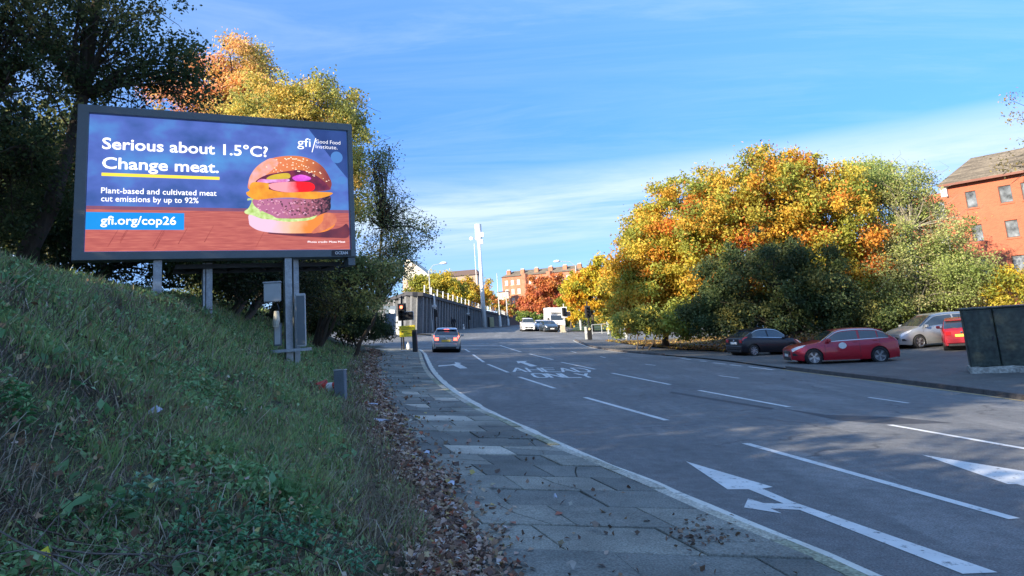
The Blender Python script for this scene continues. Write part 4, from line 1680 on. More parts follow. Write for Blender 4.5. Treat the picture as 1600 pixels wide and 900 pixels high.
def line(txt, xl, xr, yl, name='lettering', size=.4, bold=.02, m=None):
    """yl: base line y at xl on the close view"""
    a, b = ZB(xl, yl), ZB(xr, yl)
    return lettering(txt, a[0], b[0], a[1], size, name, bold, m)


layer[0] += 2
line('Serious about 1.5°C?', 190, 1018, 264, size=.38, bold=.017)
line('Change meat.', 190, 773, 362, size=.38, bold=.017)
a, b = ZB(188, 384), ZB(188, 400)
c_ = ZB(777, 402)[0]
flat([(a[0], b[1]), (c_, b[1]), (c_, a[1]), (a[0], a[1])], 'underline', M_yel)
line('Plant-based and cultivated meat', 185, 762, 486, size=.190, bold=.006)
line('cut emissions by up to 92%', 185, 672, 527, size=.190, bold=.006)
a, b = ZB(111, 580), ZB(600, 672)
flat([(.004, ZB(111, 669)[1]), (b[0], ZB(111, 669)[1]), (b[0], a[1]), (.004, a[1])], 'web_address_strip', M_url)
layer[0] += 1
line('gfi.org/cop26', 182, 560, 642, size=.275, bold=.015)
line('gfi', 1166, 1232, 252, size=.33, bold=-.004)
a, b = ZB(1237, 282), ZB(1256, 212)
flat([(a[0], a[1]), (a[0] + .02, a[1]), (b[0] + .02, b[1]), (b[0], b[1])], 'logo_stroke', M_txt)
line('Good Food', 1258, 1380, 237, size=.145, bold=-.012)
line('Institute.', 1258, 1366, 262, size=.145, bold=-.012)
line('Photo credit: Mosa Meat', 1218, 1405, 735, size=.075, bold=.0)
mb = MB(); mb.box(5.49, 6.0, -.079, -.071, -.175, -.03)
badge = mb.build('maker_badge', M_black, bb)
lettering('OCEAN', 5.58, 5.91, -.135, .105, 'lettering', .02, mat('badge_white', (.8, .8, .8), .5), -.0805, parent=badge)


# posts under the board, standing on the bank
def bank_foot(px, py, Y):
    c = P(px, py, Y)
    return Vector((c.x, c.y, bank1(c.x, c.y)))


inv = BBM.inverted()


def bb_post(px_top, py_top, y_loc, wid, dep, name='post', m=M_steel, px_bot=None):
    d = ray(px_top, py_top)
    o = inv @ Vector((0, 0, CZ))
    dd = inv.to_3x3() @ d
    t = (y_loc - o.y) / dd.y
    top = o + dd * t
    topw = BBM @ Vector((top.x, y_loc, -.19))
    foot = topw - UP * ((topw.z - bank1(topw.x, topw.y)) + .35)
    for _ in range(3):
        foot = topw - UP * ((topw.z - bank1(foot.x, foot.y)) + .3)
    f = inv @ foot
    a = Vector((top.x, y_loc, -.19))
    mb = MB()
    vs = []
    for q in (f, a):
        for sx_, sy_ in ((-1, -1), (1, -1), (1, 1), (-1, 1)):
            vs.append((q.x + sx_ * wid / 2, q.y + sy_ * dep / 2, q.z))
    mb.add(vs, [(0, 1, 5, 4), (1, 2, 6, 5), (2, 3, 7, 6), (3, 0, 4, 7), (4, 5, 6, 7)])
    return mb.build(name, m, bb), foot, topw


bb_post(246, 410, .18, .18, .18)
bb_post(449, 410, .10, .17, .2)
bb_post(461, 409, .42, .13, .2)
bb_post(326, 408, .95, .14, .3)
bb_post(318, 408, .95, .05, .3)
# rear trusses and catwalk under the board
mb = MB()
mb.box(1.9, 5.9, .66, .8, -.34, -.24)
mb.box(1.9, 5.9, 1.25, 1.33, -.40, -.30)
for i in range(9):
    x0 = 1.95 + i * .48
    mb.tube([(x0, .8, -.29), (x0 + .24, 1.25, -.35), (x0 + .48, .8, -.29)], .025, 5)
mb.build('rear_truss', M_dark, bb)
mb = MB(); mb.box(1.9, 5.9, .81, 1.24, -.30, -.28); mb.build('catwalk', M_dark, bb)
mb = MB(); mb.bev(5.93, 6.12, -.02, .35, -.42, -.21, .01); mb.build('end_bracket', M_frame, bb)
# cabinets fixed to the middle posts
D1 = 17.9
def on_post(px0, py0, px1, py1, Y):
    a, b = P(px0, py1, Y), P(px1, py0, Y)
    return a, b
a, b = on_post(412, 441, 439, 473, D1)
c1 = thing('junction_box', 'small pale grey ribbed metal box on the left of the tall billboard post', 'box', (a.x, a.y, a.z), .2, gravity=True)
w, h_ = b.x - a.x, b.z - a.z
mb = MB(); mb.bev(0, w, 0, .22, .02, h_ - .03, .012); mb.build('casing', M_pole, c1)
mb = MB(); mb.bev(-.02, w + .02, -.02, .24, h_ - .028, h_ + .01, .008); mb.build('lid', M_steel, c1)
for k in range(9):
    mb = MB(); mb.box(.02 + k * w / 9.3, .035 + k * w / 9.3, -.008, .03, .0, .02); mb.build('rib', M_steel, c1)
a, b = on_post(456, 458, 469, 543, D1)
c2 = thing('equipment_cabinet', 'tall narrow grey equipment cabinet behind the main billboard post', 'cabinet', (a.x + .03, a.y + .25, a.z), .25, gravity=True)
mb = MB(); mb.bev(0, .24, 0, .3, 0, b.z - a.z, .02); mb.build('casing', M_pole, c2)
mb = MB(); mb.box(.025, .215, -.012, -.002, .05, b.z - a.z - .06); mb.build('cabinet_door', M_frame, c2)
mb = MB(); mb.box(-.6, .36, -.03, .3, -.10, -.03); mb.build('shelf_bracket', M_steel, c2)
a, b = on_post(428, 505, 441, 541, D1)
c3 = thing('meter_box', 'narrow blue grey meter box below the ribbed box', 'box', (a.x, a.y, a.z), .2, gravity=True)
mb = MB(); mb.bev(0, b.x - a.x, 0, .2, 0, b.z - a.z, .012); mb.build('casing', M_frame, c3)
mb = MB(); mb.box(.02, b.x - a.x - .02, -.01, -.002, .04, b.z - a.z - .04); mb.build('front_plate', M_pole, c3)
a = P(433, 474, D1); b = P(436, 505, D1)
cb_ = MB(); cb_.tube([(a.x, a.y, a.z), (a.x + .06, a.y - .03, a.z - .14), (a.x - .02, a.y, a.z - .3), (b.x, b.y, b.z)], .018, 6)
tag(cb_.build('cable', M_black), 'black cable hanging between the ribbed box and the meter box', 'cable')
a = P(432, 486, D1 - .1)
gb = MB(); gb.tube([(0, 0, 0), (0.01, 0, -.22), (0, 0, -.38)], [.06, .085, .07], 10, Matrix.Translation(a))
tag(gb.build('lamp_globe', mat('cream_plastic', (.55, .52, .42), .4, var=.3, scale=8)), 'cream coloured weathered canister above the meter box', 'lamp')
# marker post and the red and white thing beside it
a = P(535, 580, 14.6)
mp_ = thing('marker_post', 'short flat grey marker post at the foot of the bank', 'post', (a.x, a.y, bank1(a.x, a.y) - .05), -.35, gravity=True)
hh = (580 - 537) / F * a.y + .1
mb = MB(); mb.bev(-.12, .12, -.05, .05, 0, hh, .012); mb.build('slab', mat('marker_grey', (.17, .20, .23), .7, var=.12, fine=.1), mp_)
mb = MB(); mb.box(-.125, .125, -.055, .055, hh + .002, hh + .02); mb.build('cap', M_pole, mp_)
a = P(516, 566, 14.9)
cone = thing('traffic_cone', 'red and white traffic cone tipped over in the grass beside the marker post', 'cone', (a.x, a.y, bank1(a.x, a.y) + .10))
cm = Matrix.Rotation(math.radians(70), 4, 'Y') @ Matrix.Rotation(.4, 4, 'X')
M_cone = mat('cone_red', (.50, .03, .02), .5); mb = MB()
mb.lathe([(.12, -.12), (.095, 0)], 14, cm); mb.lathe([(.07, .12), (.025, .26), (0, .27)], 14, cm); mb.build('cone_body', M_cone, cone, True)
mb = MB(); mb.lathe([(.096, -.005), (.069, .125)], 14, cm); mb.build('white_band', M_wht, cone, True)
mb = MB(); mb.bev(-.17, .17, -.17, .17, -.15, -.12, .01, cm); mb.build('base', M_cone, cone)


# litter
def litter(px, py, w, h, label, m, name='litter', z=.02, seed=1):
    c = at(px, py, .12)
    rr = random.Random(seed)
    zb = bank1(c.x, c.y) + .03 if c.x < xe(c.y) else .125
    n_ = 10
    vs = [(0, 0, .05)]
    for k in range(n_):
        t = 2 * math.pi * k / n_
        q = rr.uniform(.75, 1.1)
        vs.append((math.cos(t) * w / 2 * q, math.sin(t) * h / 2 * q, rr.uniform(.0, .045)))
    fs = [(0, 1 + k, 1 + (k + 1) % n_) for k in range(n_)]
    me = mesh(name, vs, fs, smooth=True)
    o = link(name, me, m)
    o.location = (c.x, c.y, zb + z)
    o.rotation_euler = (0, 0, rr.uniform(0, 3))
    return tag(o, label, 'litter')


M_paper = mat('crumpled_paper', (.50, .54, .66), .6, var=.15, scale=12, bump=.4)
litter(592, 664, .27, .42, 'large pale blue-white crumpled sheet on the leaf litter beside the pavement', M_paper, seed=4)
litter(580, 641, .18, .3, 'small pale torn wrapper among the leaves above the big white sheet', M_paper, seed=6)
litter(666, 713, .10, .10, 'small white scrap on the slabs by the edge of the leaves', M_paper, seed=7)
litter(704, 763, .09, .10, 'white scrap lying at the border of leaves and slabs', M_paper, seed=8)
litter(868, 784, .07, .035, 'white cigarette end in the middle of the pavement', M_paper, seed=9)
litter(930, 829, .14, .05, 'pale brown flattened wrapper on a slab in the foreground', mat('pale_brown', (.3, .24, .2), .7), seed=10)
litter(894, 894, .09, .07, 'round pale pebble at the bottom edge of the pavement', mat('pebble', (.4, .38, .35), .7), name='pebble', seed=11)
c = P(68, 893, 2.6)
for _ in range(40):
    c = c + ray(68, 893) * ((c.z - bank1(c.x, c.y) - .05) * .35)
mb = MB(); mb.add([(-.022, 0, 0), (.022, 0, .0), (.03, .05, .02), (.012, .11, .035), (-.02, .09, .03), (-.03, .04, .015)], [(0, 1, 2, 3, 4, 5)], Matrix.Translation(c) @ Matrix.Rotation(.6, 4, 'Z') @ Matrix.Rotation(.6, 4, 'X'))
tag(mb.build('yellow_leaf', mat('yellow_leaf', (.62, .55, .03), .6)), 'single bright yellow leaf in the bottom left corner', 'leaf')
c = P(238, 648, 5)
for _ in range(40):
    c = c + ray(238, 648) * ((c.z - bank1(c.x, c.y) - .05) * .35)
mb = MB(); mb.add([(-.06, 0, 0), (.05, -.01, .02), (.07, .03, .04), (.0, .05, .07), (-.05, .04, .03)], [(0, 1, 3), (1, 2, 3), (0, 3, 4)], Matrix.Translation(c))
tag(mb.build('litter', M_paper), 'crumpled silvery packet caught in the grass halfway up the bank', 'litter')

# ================================================================ STREET FURNITURE
M_red = mat('signal_red', (.8, .05, .03), .4, emit=(1, .12, .06), estr=2.5)
M_lens = mat('dark_lens', (.03, .02, .02), .2)


def base(u, v, off=.0):
    c = at(u, v)
    return Vector((c.x, c.y, c.z + off))


def signal(label, loc, hgt, lit=True, aux=True, mirrored=False, pole_m=M_black):
    o = thing('traffic_light', label, 'traffic light', loc, 0, gravity=True)
    mb = MB(); mb.tube([(0, 0, 0), (0, 0, hgt + .55)], .06, 10); mb.build('pole', pole_m, o)
    mb = MB(); mb.bev(-.19, .19, -.30, -.06, hgt - .95, hgt, .02); hd = mb.build('signal_head', M_black, o)
    mb = MB(); mb.bev(-.27, .27, -.06, -.03, hgt - 1.02, hgt + .07, .01); mb.build('backing_board', M_dark, o)
    for k in range(3):
        z = hgt - .17 - k * .3
        mb = MB(); mb.lathe([(.0, .0), (.095, .0)], 14, Matrix.Translation((0, -.304, z)) @ Matrix.Rotation(math.pi / 2, 4, 'X')); mb.build('lens', M_red if (k == 0 and lit) else M_lens, hd)
        mb = MB(); mb.lathe([(.11, 0), (.11, .16)], 12, Matrix.Translation((0, -.3, z)) @ Matrix.Rotation(math.pi / 2, 4, 'X')); mb.build('visor', M_black, hd)
    if aux:
        s = -1 if mirrored else 1
        mb = MB(); mb.bev(s * .45 - .26, s * .45 + .26, -.26, -.08, hgt - .98, hgt - .5, .02); a = mb.build('arrow_head', M_black, o)
        mb = MB(); mb.box(s * .45 - .29, s * .45 + .29, -.08, -.06, hgt - 1.02, hgt - .46); mb.build('white_border', M_wht, a)
        mb = MB(); mb.lathe([(.0, .0), (.09, .0)], 12, Matrix.Translation((s * .5, -.264, hgt - .74)) @ Matrix.Rotation(math.pi / 2, 4, 'X')); mb.build('lens', M_lens, a)
    return o


tl = at(631, 546, .12)
signal('traffic light showing red on a black pole at the end of the near pavement', (tl.x, tl.y, .12), (546 - 478) / F * tl.y, True, True)
# temporary yellow sign
sg = at(629, 547.5, .12)
ys_ = thing('road_sign', 'yellow temporary road sign on two dark legs beside the red traffic light', 'sign', (sg.x + .35, sg.y, .12), 0, gravity=True)
k_ = sg.y / F
M_sy = mat('sign_yellow', (.95, .75, .05), .5, var=.04)
mb = MB(); mb.bev(-.5, .5, -.03, 0, .82, 1.5, .01); pl = mb.build('sign_plate', M_sy, ys_)
mb = MB(); mb.box(-.40, .40, -.0345, -.031, 1.36, 1.38); mb.box(-.40, .30, -.0345, -.031, 1.27, 1.29); mb.box(-.06, .40, -.0345, -.031, 1.0, 1.02)
mb.add([(-.42, -.034, 1.13), (-.25, -.034, 1.19), (-.25, -.034, 1.07)], [(0, 2, 1)]); mb.box(-.25, -.0, -.0345, -.031, 1.115, 1.145)
mb.build('sign_print', M_black, pl)
for x0 in (-.42, .38):
    mb = MB(); mb.box(x0, x0 + .06, 0.0, .05, 0, .85); mb.build('leg', M_dark, ys_)
q = at(649, 549.5, .12)
o = thing('bin', 'dark square litter bin behind the yellow sign', 'bin', (q.x, q.y, .12), 0, gravity=True)
mb = MB(); mb.bev(-.13, .13, -.2, .2, 0, 1.2, .03); mb.build('casing', M_dark, o)
mb = MB(); mb.box(-.08, .08, -.215, -.202, .9, 1.1); mb.build('opening', M_black, o)
mb = MB(); mb.bev(-.15, .15, -.22, .22, 1.203, 1.26, .02); mb.build('lid', M_dark, o)
q = at(638.5, 546, .12)
o = thing('bottle', 'white plastic bottle standing on the ground under the yellow sign', 'bottle', (q.x, q.y, .12), 0, gravity=True)
mb = MB(); mb.lathe([(0, 0), (.11, 0), (.12, .05), (.12, .3), (.05, .4), (.045, .45)], 12); mb.build('body', M_wht, o, True)
mb = MB(); mb.lathe([(.055, .451), (.055, .5), (0, .5)], 10); mb.build('cap', M_pole, o)
q = at(630, 549, .12)
o = litter(630, 549, .9, .4, 'pale grey heap of rubble at the feet of the yellow sign', mat('rubble', (.4, .38, .35), .9, var=.3, scale=8), name='rubble', seed=14)
# distant signal posts by the wall
for (u, v, vt, lab, hd) in ((681, 520, 461, 'distant signal post with pale top before the near half of the ribbed wall', True), (733, 514, 480, 'farther thin signal post with a small white box before the ribbed wall', False)):
    q = base(u, v)
    hgt = (v - vt) / F * q.y
    o = thing('signal_post', lab, 'traffic light', q, 0, gravity=True)
    mb = MB(); mb.tube([(0, 0, 0), (0, 0, hgt * .62)], .10, 8); mb.build('pole', M_black, o)
    mb = MB(); mb.tube([(0, 0, hgt * .62), (0, 0, hgt)], .13 if hd else .09, 8); mb.build('pole_top', M_wht if hd else M_pole, o)
    mb = MB(); mb.bev(-.25, .22, -.3, .1, hgt * .66, hgt * .72, .01); mb.build('sensor_box', M_wht, o)
    mb = MB(); mb.bev(.02, .38, -.3, .1, hgt * .40, hgt * .58, .02); mb.build('signal_head', M_black, o)


def lamp_post(u, v, vt, arm_u, arm_v, label, rad=.09, extra=None):
    q = base(u, v, .1)
    Y = q.y
    o = thing('street_lamp', label, 'street lamp', q, 0, gravity=True)
    hgt = (v - vt) / F * Y * 1.0
    mb = MB(); mb.tube([(0, 0, 0), (0, 0, 1.4), (0, 0, 1.45), (0, 0, hgt)], [rad * 1.5, rad * 1.5, rad, rad * .7], 10); mb.build('pole', M_pole, o)
    head = P(arm_u, arm_v, Y)
    inv_ = o.matrix_basis.inverted()
    h_ = inv_ @ head
    mb = MB(); mb.tube([(0, 0, hgt), (h_.x * .3, 0, hgt + (h_.z - hgt) * .75), (h_.x, 0, h_.z)], .035, 6); mb.build('arm', M_pole, o)
    mb = MB()
    sgn = 1 if h_.x > 0 else -1
    mb.tube([(h_.x - sgn * .35, 0, h_.z - .02), (h_.x - sgn * .1, 0, h_.z), (h_.x + sgn * .35, 0, h_.z), (h_.x + sgn * .55, 0, h_.z - .02)], [.07, .17, .15, .04], 10)
    mb.build('lamp_head', M_wht, o, True)
    return o, hgt


o, hg = lamp_post(908, 517, 418, 871, 408, 'tall pale street lamp at the corner right of the far white van, arm reaching left', .10)
mb = MB(); mb.bev(-.75, -.02, -.16, .16, 4.25, 4.65, .03); mb.build('sign_box', M_wht, o)
lamp_post(675, 519.5, 426, 692, 411, 'thin street lamp in front of the ribbed wall, arm reaching right towards the mast', .09)
# telecom mast
q = base(757, 512.5, .1)
mh = (512 - 352) / F * q.y
o = thing('telecom_mast', 'tall white telecom mast with a thick antenna head beside the ribbed wall', 'mast', q, 0, gravity=True)
mb = MB(); mb.tube([(0, 0, 0), (0, 0, mh * .45), (0, 0, mh * .80)], [.42, .36, .27], 14); mb.build('pole', M_polew, o, True)
mb = MB(); mb.tube([(0, 0, mh * .80), (0, 0, mh * .84), (0, 0, mh * .845), (0, 0, mh)], [.27, .40, .62, .62], 14); mb.build('antenna_shroud', M_polew, o)
for z0, x0 in ((.80, .5), (.87, .7)):
    mb = MB(); mb.bev(x0 - .28, x0 + .28, -.7, -.3, mh * z0, mh * (z0 + .045), .03); mb.build('antenna_unit', M_wht, o)
mb = MB(); mb.tube([(-.1, 0, mh * .865), (-1.35, 0, mh * .865)], .05, 6); mb.build('side_arm', M_pole, o)
mb = MB(); mb.lathe([(.0, .0), (.32, .05), (.33, .2), (0, .25)], 12, Matrix.Translation((-1.45, 0, mh * .865)) @ Matrix.Rotation(math.pi / 2, 4, 'X')); mb.build('dish', M_wht, o)
for (u, v, vt, lab, r_, m_) in ((749, 508, 380, 'very thin pale pole just left of the telecom mast', .09, M_polew), (782, 511, 428, 'dark thin lighting pole right of the telecom mast', .12, M_pole), (794, 509, 455, 'second thin pole before the far tenement, beyond the mast', .16, M_pole)):
    q = base(u, v, 0)
    if v == 508:
        q = P(749, 510, 175)
    hgt = (v - vt) / F * q.y
    o = thing('thin_pole', lab, 'pole', q, 0, gravity=True)
    mb = MB(); mb.tube([(0, 0, 0), (0, 0, hgt * .35), (0, 0, hgt)], [r_ * 1.6, r_, r_ * .6], 8); mb.build('shaft', m_, o)
    mb = MB(); mb.tube([(0, 0, 0), (0, 0, hgt * .2)], r_ * 2.2, 8); mb.build('sleeve', M_wht, o)
# cabinet and bollard by the wall
q = base(769, 512, .1)
k_ = q.y / F
o = thing('street_cabinet', 'yellowish street cabinet beside the base of the telecom mast', 'cabinet', q, 0, gravity=True)
mb = MB(); mb.bev(-3.2 * k_, 3.2 * k_, -.4, .4, 0, 15 * k_, .04); mb.build('casing', mat('cabinet_buff', (.42, .38, .22), .7), o)
mb = MB(); mb.bev(-6.2 * k_, -3.3 * k_, -.38, .4, 0, 16 * k_, .04); mb.build('dark_side_unit', M_black, o)
q = base(724.5, 516, .12)
k_ = q.y / F
o = thing('bollard', 'white bollard on the pavement to the right of the walking person', 'bollard', q, 0, gravity=True)
mb = MB(); mb.tube([(0, 0, 0), (0, 0, 6 * k_), (0, 0, 8 * k_)], [.13, .12, .08], 10); mb.build('shaft', M_wht, o)
mb = MB(); mb.tube([(0, 0, 4.6 * k_), (0, 0, 5.6 * k_)], .135, 10); mb.build('dark_band', M_dark, o)
# keep-left style bollard and sign by the white van
q = base(880, 519.5, 0)
k_ = q.y / F
o = thing('traffic_island_bollard', 'buff coloured square bollard in the road in front of the white van', 'bollard', q, 0, gravity=True)
mb = MB(); mb.bev(-3.8 * k_, 3.8 * k_, -.2, .2, .1, 11 * k_, .04); mb.build('bollard_body', mat('buff_stone', (.45, .36, .26), .8), o)
mb = MB(); mb.bev(-5 * k_, 5 * k_, -.4, .4, 0, .1, .03); mb.build('plinth', M_kerb, o)
o = signal('traffic light head with a white border over the far junction, right of the white van', base(884, 519.5, 0), (519 - 482) / F * base(884, 519.5).y, False, True, pole_m=M_pole)
mb = MB(); mb.box(-.36, .36, -.05, -.035, (519 - 482) / F * base(884, 519.5).y - 1.15, (519 - 482) / F * base(884, 519.5).y + .15); mb.build('white_border', M_wht, o)
# furniture on the right corner
q = base(922, 532.5, .1)
k_ = q.y / F
o = signal('dark traffic light pole on the right hand corner seen from behind', q, 50 * k_, False, False)
mb = MB(); mb.bev(-.2, .2, -.2, .2, .0, 1.15, .03); mb.build('base_box', M_black, o)
mb = MB(); mb.tube([(0, -.21, 1.0), (0, -.27, 1.0)], .12, 10); mb.build('push_button_unit', mat('button_buff', (.5, .42, .2), .5), o)
for (u, v, lab) in ((916.5, 532, 'pale wooden post left of the dark corner traffic light'), (974, 530.5, 'left one of the pair of grey posts in front of the yellow maple'), (979, 531, 'right one of the pair of grey posts in front of the yellow maple'), (951, 524, 'slim white post on the grass strip behind the corner')):
    q = base(u, v, .1)
    o = thing('short_post', lab, 'post', q, 0, gravity=True)
    mb = MB(); mb.bev(-.11, .11, -.08, .08, 0, 19 / F * q.y if u < 960 else 24 / F * q.y, .02); mb.build('shaft', M_pole, o)
    mb = MB(); mb.box(-.112, .112, -.085, -.081, .6, .75); mb.build('reflector', M_wht, o)
gr_ = thing('guard_rail', 'low grey pedestrian guard rail on the grass strip beyond the corner', 'railing', base(926, 524, .1), .12, gravity=True)
mb = MB(); mb.tube([(0, 0, 1.05), (6.5, 0, 1.05)], .035, 6); mb.tube([(0, 0, .15), (6.5, 0, .15)], .03, 6); mb.build('rail', M_pole, gr_)
for k in range(7):
    mb = MB(); mb.tube([(k * 1.08, 0, 0), (k * 1.08, 0, 1.08)], .035, 6); mb.build('rail_post', M_pole, gr_)

# ---- green telecom cabinet on a rough concrete plinth
M_green = mat('cabinet_green', (.016, .034, .030), .42, var=.35, scale=2.2, fine=.3, bscale=9, spec=.5, col2=(.045, .062, .045), bump=.15)
M_plinth = mat('rough_concrete', (.34, .33, .29), .95, var=.3, scale=3, bump=1.0, bscale=12, fine=.25)
A_, B_ = at(1519, 586), at(1640, 602)
dv = (B_ - A_)
ang = math.atan2(-.9, 1.0)
cx_ = A_ + Vector((0, 0, .05))
gc = thing('roadside_cabinet', 'dark green double steel roadside cabinet on a rough pale concrete plinth at the right edge', 'cabinet', (A_.x, A_.y, A_.z + .03), math.atan2(dv.y, dv.x) * .30, gravity=True)
hh = 98 / F * A_.y * 1.0
mb = MB()
bmv = []
nx = 16
for i in range(nx + 1):
    x0 = -.05 + i * 3.3 / nx
    for (yy, zz) in ((-.22, 0), (-.20, .24 + R0.uniform(-.05, .03)), (-.02, .27 + R0.uniform(-.02, .02)), (1.0, .27), (1.1, 0)):
        bmv.append((x0, yy + (R0.uniform(-.05, .05) if zz < .27 and zz > 0 or yy == -.22 else 0), zz - .05))
fs = []
for i in range(nx):
    for k in range(4):
        q = i * 5 + k
        fs.append((q, q + 5, q + 6, q + 1))
fs += [(0, 1, 2, 3, 4), tuple(nx * 5 + k for k in (4, 3, 2, 1, 0))]
mb.add(bmv, fs); mb.build('plinth', M_plinth, gc)
for i, (x0, x1) in enumerate(((0, .86), (.875, 1.9), (1.915, 3.0))):
    mb = MB(); mb.bev(x0, x1, 0, .8, .19, hh - .05, .015); cs = mb.build('casing', M_green, gc)
    mb = MB(); mb.bev(x0 + .03, x1 - .03, -.018, -.002, .24, hh - .12, .006); dr = mb.build('door', M_green, cs)
    for zh in (.42, hh * .5, hh - .3):
        mb = MB(); mb.tube([(x0 + .022, -.02, zh), (x0 + .022, -.02, zh + .09)], .014, 6); mb.build('hinge', M_dark, cs)
    mb = MB(); mb.bev(x1 - .12, x1 - .08, -.045, -.019, hh * .5, hh * .5 + .14, .006); mb.build('handle', M_dark, cs)
mb = MB(); mb.bev(-.03, 3.03, -.04, .84, hh - .048, hh + .01, .012); mb.build('lid', M_green, gc)

# ================================================================ PEOPLE
def skinned(name, nodes, edges, m, parent, sub=2, root=0):
    me = bpy.data.meshes.new(name)
    me.from_pydata([n_[:3] for n_ in nodes], edges, [])
    o = bpy.data.objects.new(name, me)
    C.objects.link(o)
    sk = o.modifiers.new('skin', 'SKIN')
    for i, n_ in enumerate(nodes):
        v = me.skin_vertices[0].data[i]
        v.radius = (n_[3], n_[4] if len(n_) > 4 else n_[3])
        v.use_root = (i == root)
    sk.use_smooth_shade = True
    ss = o.modifiers.new('sub', 'SUBSURF')
    ss.levels = ss.render_levels = sub
    bpy.context.view_layer.update()
    me2 = bpy.data.meshes.new_from_object(o.evaluated_get(bpy.context.evaluated_depsgraph_get()))
    bpy.data.objects.remove(o)
    me2.name = name
    return link(name, me2, m, parent)


def person(label, loc, rz, phase, m_coat, m_leg):
    o = thing('person', label, 'person', loc, rz, gravity=True)
    s_ = phase
    nodes = [(0, 0, .95, .15, .11), (0, 0, 1.15, .15, .11), (0, 0, 1.36, .18, .12), (0, 0, 1.48, .065, .065), (0, -.01, 1.58, .075, .085), (0, -.02, 1.68, .09, .10), (0, -.01, 1.75, .06, .07),
             (.20, 0, 1.38, .065), (.25, .10 * s_, 1.12, .052), (.26, .02 * s_ - .08, .90, .042), (.26, -.02 - .10, .80, .045),
             (-.20, 0, 1.38, .065), (-.25, -.10 * s_, 1.12, .052), (-.26, -.18 * s_, .90, .042), (-.26, -.22 * s_, .80, .045),
             (.10, -.02, .86, .10), (.11, -.18 * s_, .48, .07), (.11, -.16 * s_, .10, .05), (.11, -.16 * s_ - .14, .04, .045),
             (-.10, .02, .86, .10), (-.11, .06 * s_, .48, .07), (-.11, .26 * s_, .12, .05), (-.11, .26 * s_ - .13, .05, .045)]
    edges = [(0, 1), (1, 2), (2, 3), (3, 4), (4, 5), (5, 6), (2, 7), (7, 8), (8, 9), (9, 10), (2, 11), (11, 12), (12, 13), (13, 14), (0, 15), (15, 16), (16, 17), (17, 18), (0, 19), (19, 20), (20, 21), (21, 22)]
    skinned('body', nodes, edges, m_leg, o, 1)
    coat = [(0, 0, .82, .19, .15), (0, 0, 1.0, .18, .14), (0, 0, 1.2, .18, .14), (0, 0, 1.38, .20, .14), (0, 0, 1.47, .10, .10), (.22, 0, 1.38, .08), (.27, .10 * s_, 1.12, .07), (.27, .0, .90, .058), (-.22, 0, 1.38, .08), (-.27, -.10 * s_, 1.12, .07), (-.27, -.18 * s_, .90, .058)]
    skinned('coat', coat, [(0, 1), (1, 2), (2, 3), (3, 4), (3, 5), (5, 6), (6, 7), (3, 8), (8, 9), (9, 10)], m_coat, o, 1)
    hair = [(0, .02, 1.66, .10, .10), (0, .015, 1.74, .09, .10)]
    skinned('hair', hair, [(0, 1)], M_black, o, 1)
    return o


M_coat = mat('dark_coat', (.012, .013, .018), .8)
M_trs = mat('dark_trousers', (.015, .016, .02), .8)
q = base(706, 516, .12)
person('person in a dark coat walking away along the pavement by the ribbed wall', q, .3, 1, M_coat, M_trs)
q = base(709.5, 515.6, .12)
person('second dark clothed person walking close on the right of the first', q, .2, -1, mat('navy_coat', (.012, .016, .03), .8), M_trs)
# ================================================================ VEHICLES
def paint(name, col, metal=.0, rough=.32):
    if name in MATS:
        return MATS[name]
    m, t, b = newmat(name)
    b.inputs['Base Color'].default_value = (*col, 1)
    b.inputs['Metallic'].default_value = metal
    b.inputs['Roughness'].default_value = rough
    b.inputs['Coat Weight'].default_value = .8
    b.inputs['Coat Roughness'].default_value = .06
    nz = t.nodes.new('ShaderNodeTexNoise')
    nz.inputs['Scale'].default_value = 9
    nz.inputs['Detail'].default_value = 5
    rp = t.nodes.new('ShaderNodeMapRange')
    rp.inputs[3].default_value, rp.inputs[4].default_value = rough * .75, rough * 1.4
    t.links.new(nz.outputs[0], rp.inputs[0])
    t.links.new(rp.outputs[0], b.inputs['Roughness'])
    MATS[name] = m
    return m


M_tyre = mat('tyre_rubber', (.018, .018, .019), .85, var=.2)
M_rim = mat('alloy', (.45, .46, .48), .3, metal=.8, var=.08)
M_rimd = mat('dark_alloy', (.16, .16, .17), .3, metal=.8, var=.1)
M_cglass = mat('car_glass', (.025, .035, .045), .04, var=.2, spec=1.0, coat=1.0)
M_trim = mat('black_trim', (.015, .015, .016), .5, var=.15)
M_chrome = mat('chrome_trim', (.6, .6, .62), .15, metal=1.0, var=.05)
M_head = mat('headlight_glass', (.55, .57, .6), .08, var=.2, scale=14, spec=1.0, coat=1.0)
M_tail = mat('tail_light', (.42, .012, .015), .15, var=.2, scale=10, coat=1.0)
M_tailon = mat('brake_light_lit', (.8, .1, .08), .3, emit=(1, .10, .06), estr=1.6)
M_platew = mat('white_plate', (.75, .75, .72), .4, var=.03)
M_platey = mat('yellow_plate', (.65, .46, .06), .4, var=.03)


def lin(pts, x):
    if x <= pts[0][0]:
        return pts[0][1]
    for a, b in zip(pts, pts[1:]):
        if x <= b[0]:
            t = (x - a[0]) / (b[0] - a[0])
            return a[1] + (b[1] - a[1]) * t
    return pts[-1][1]


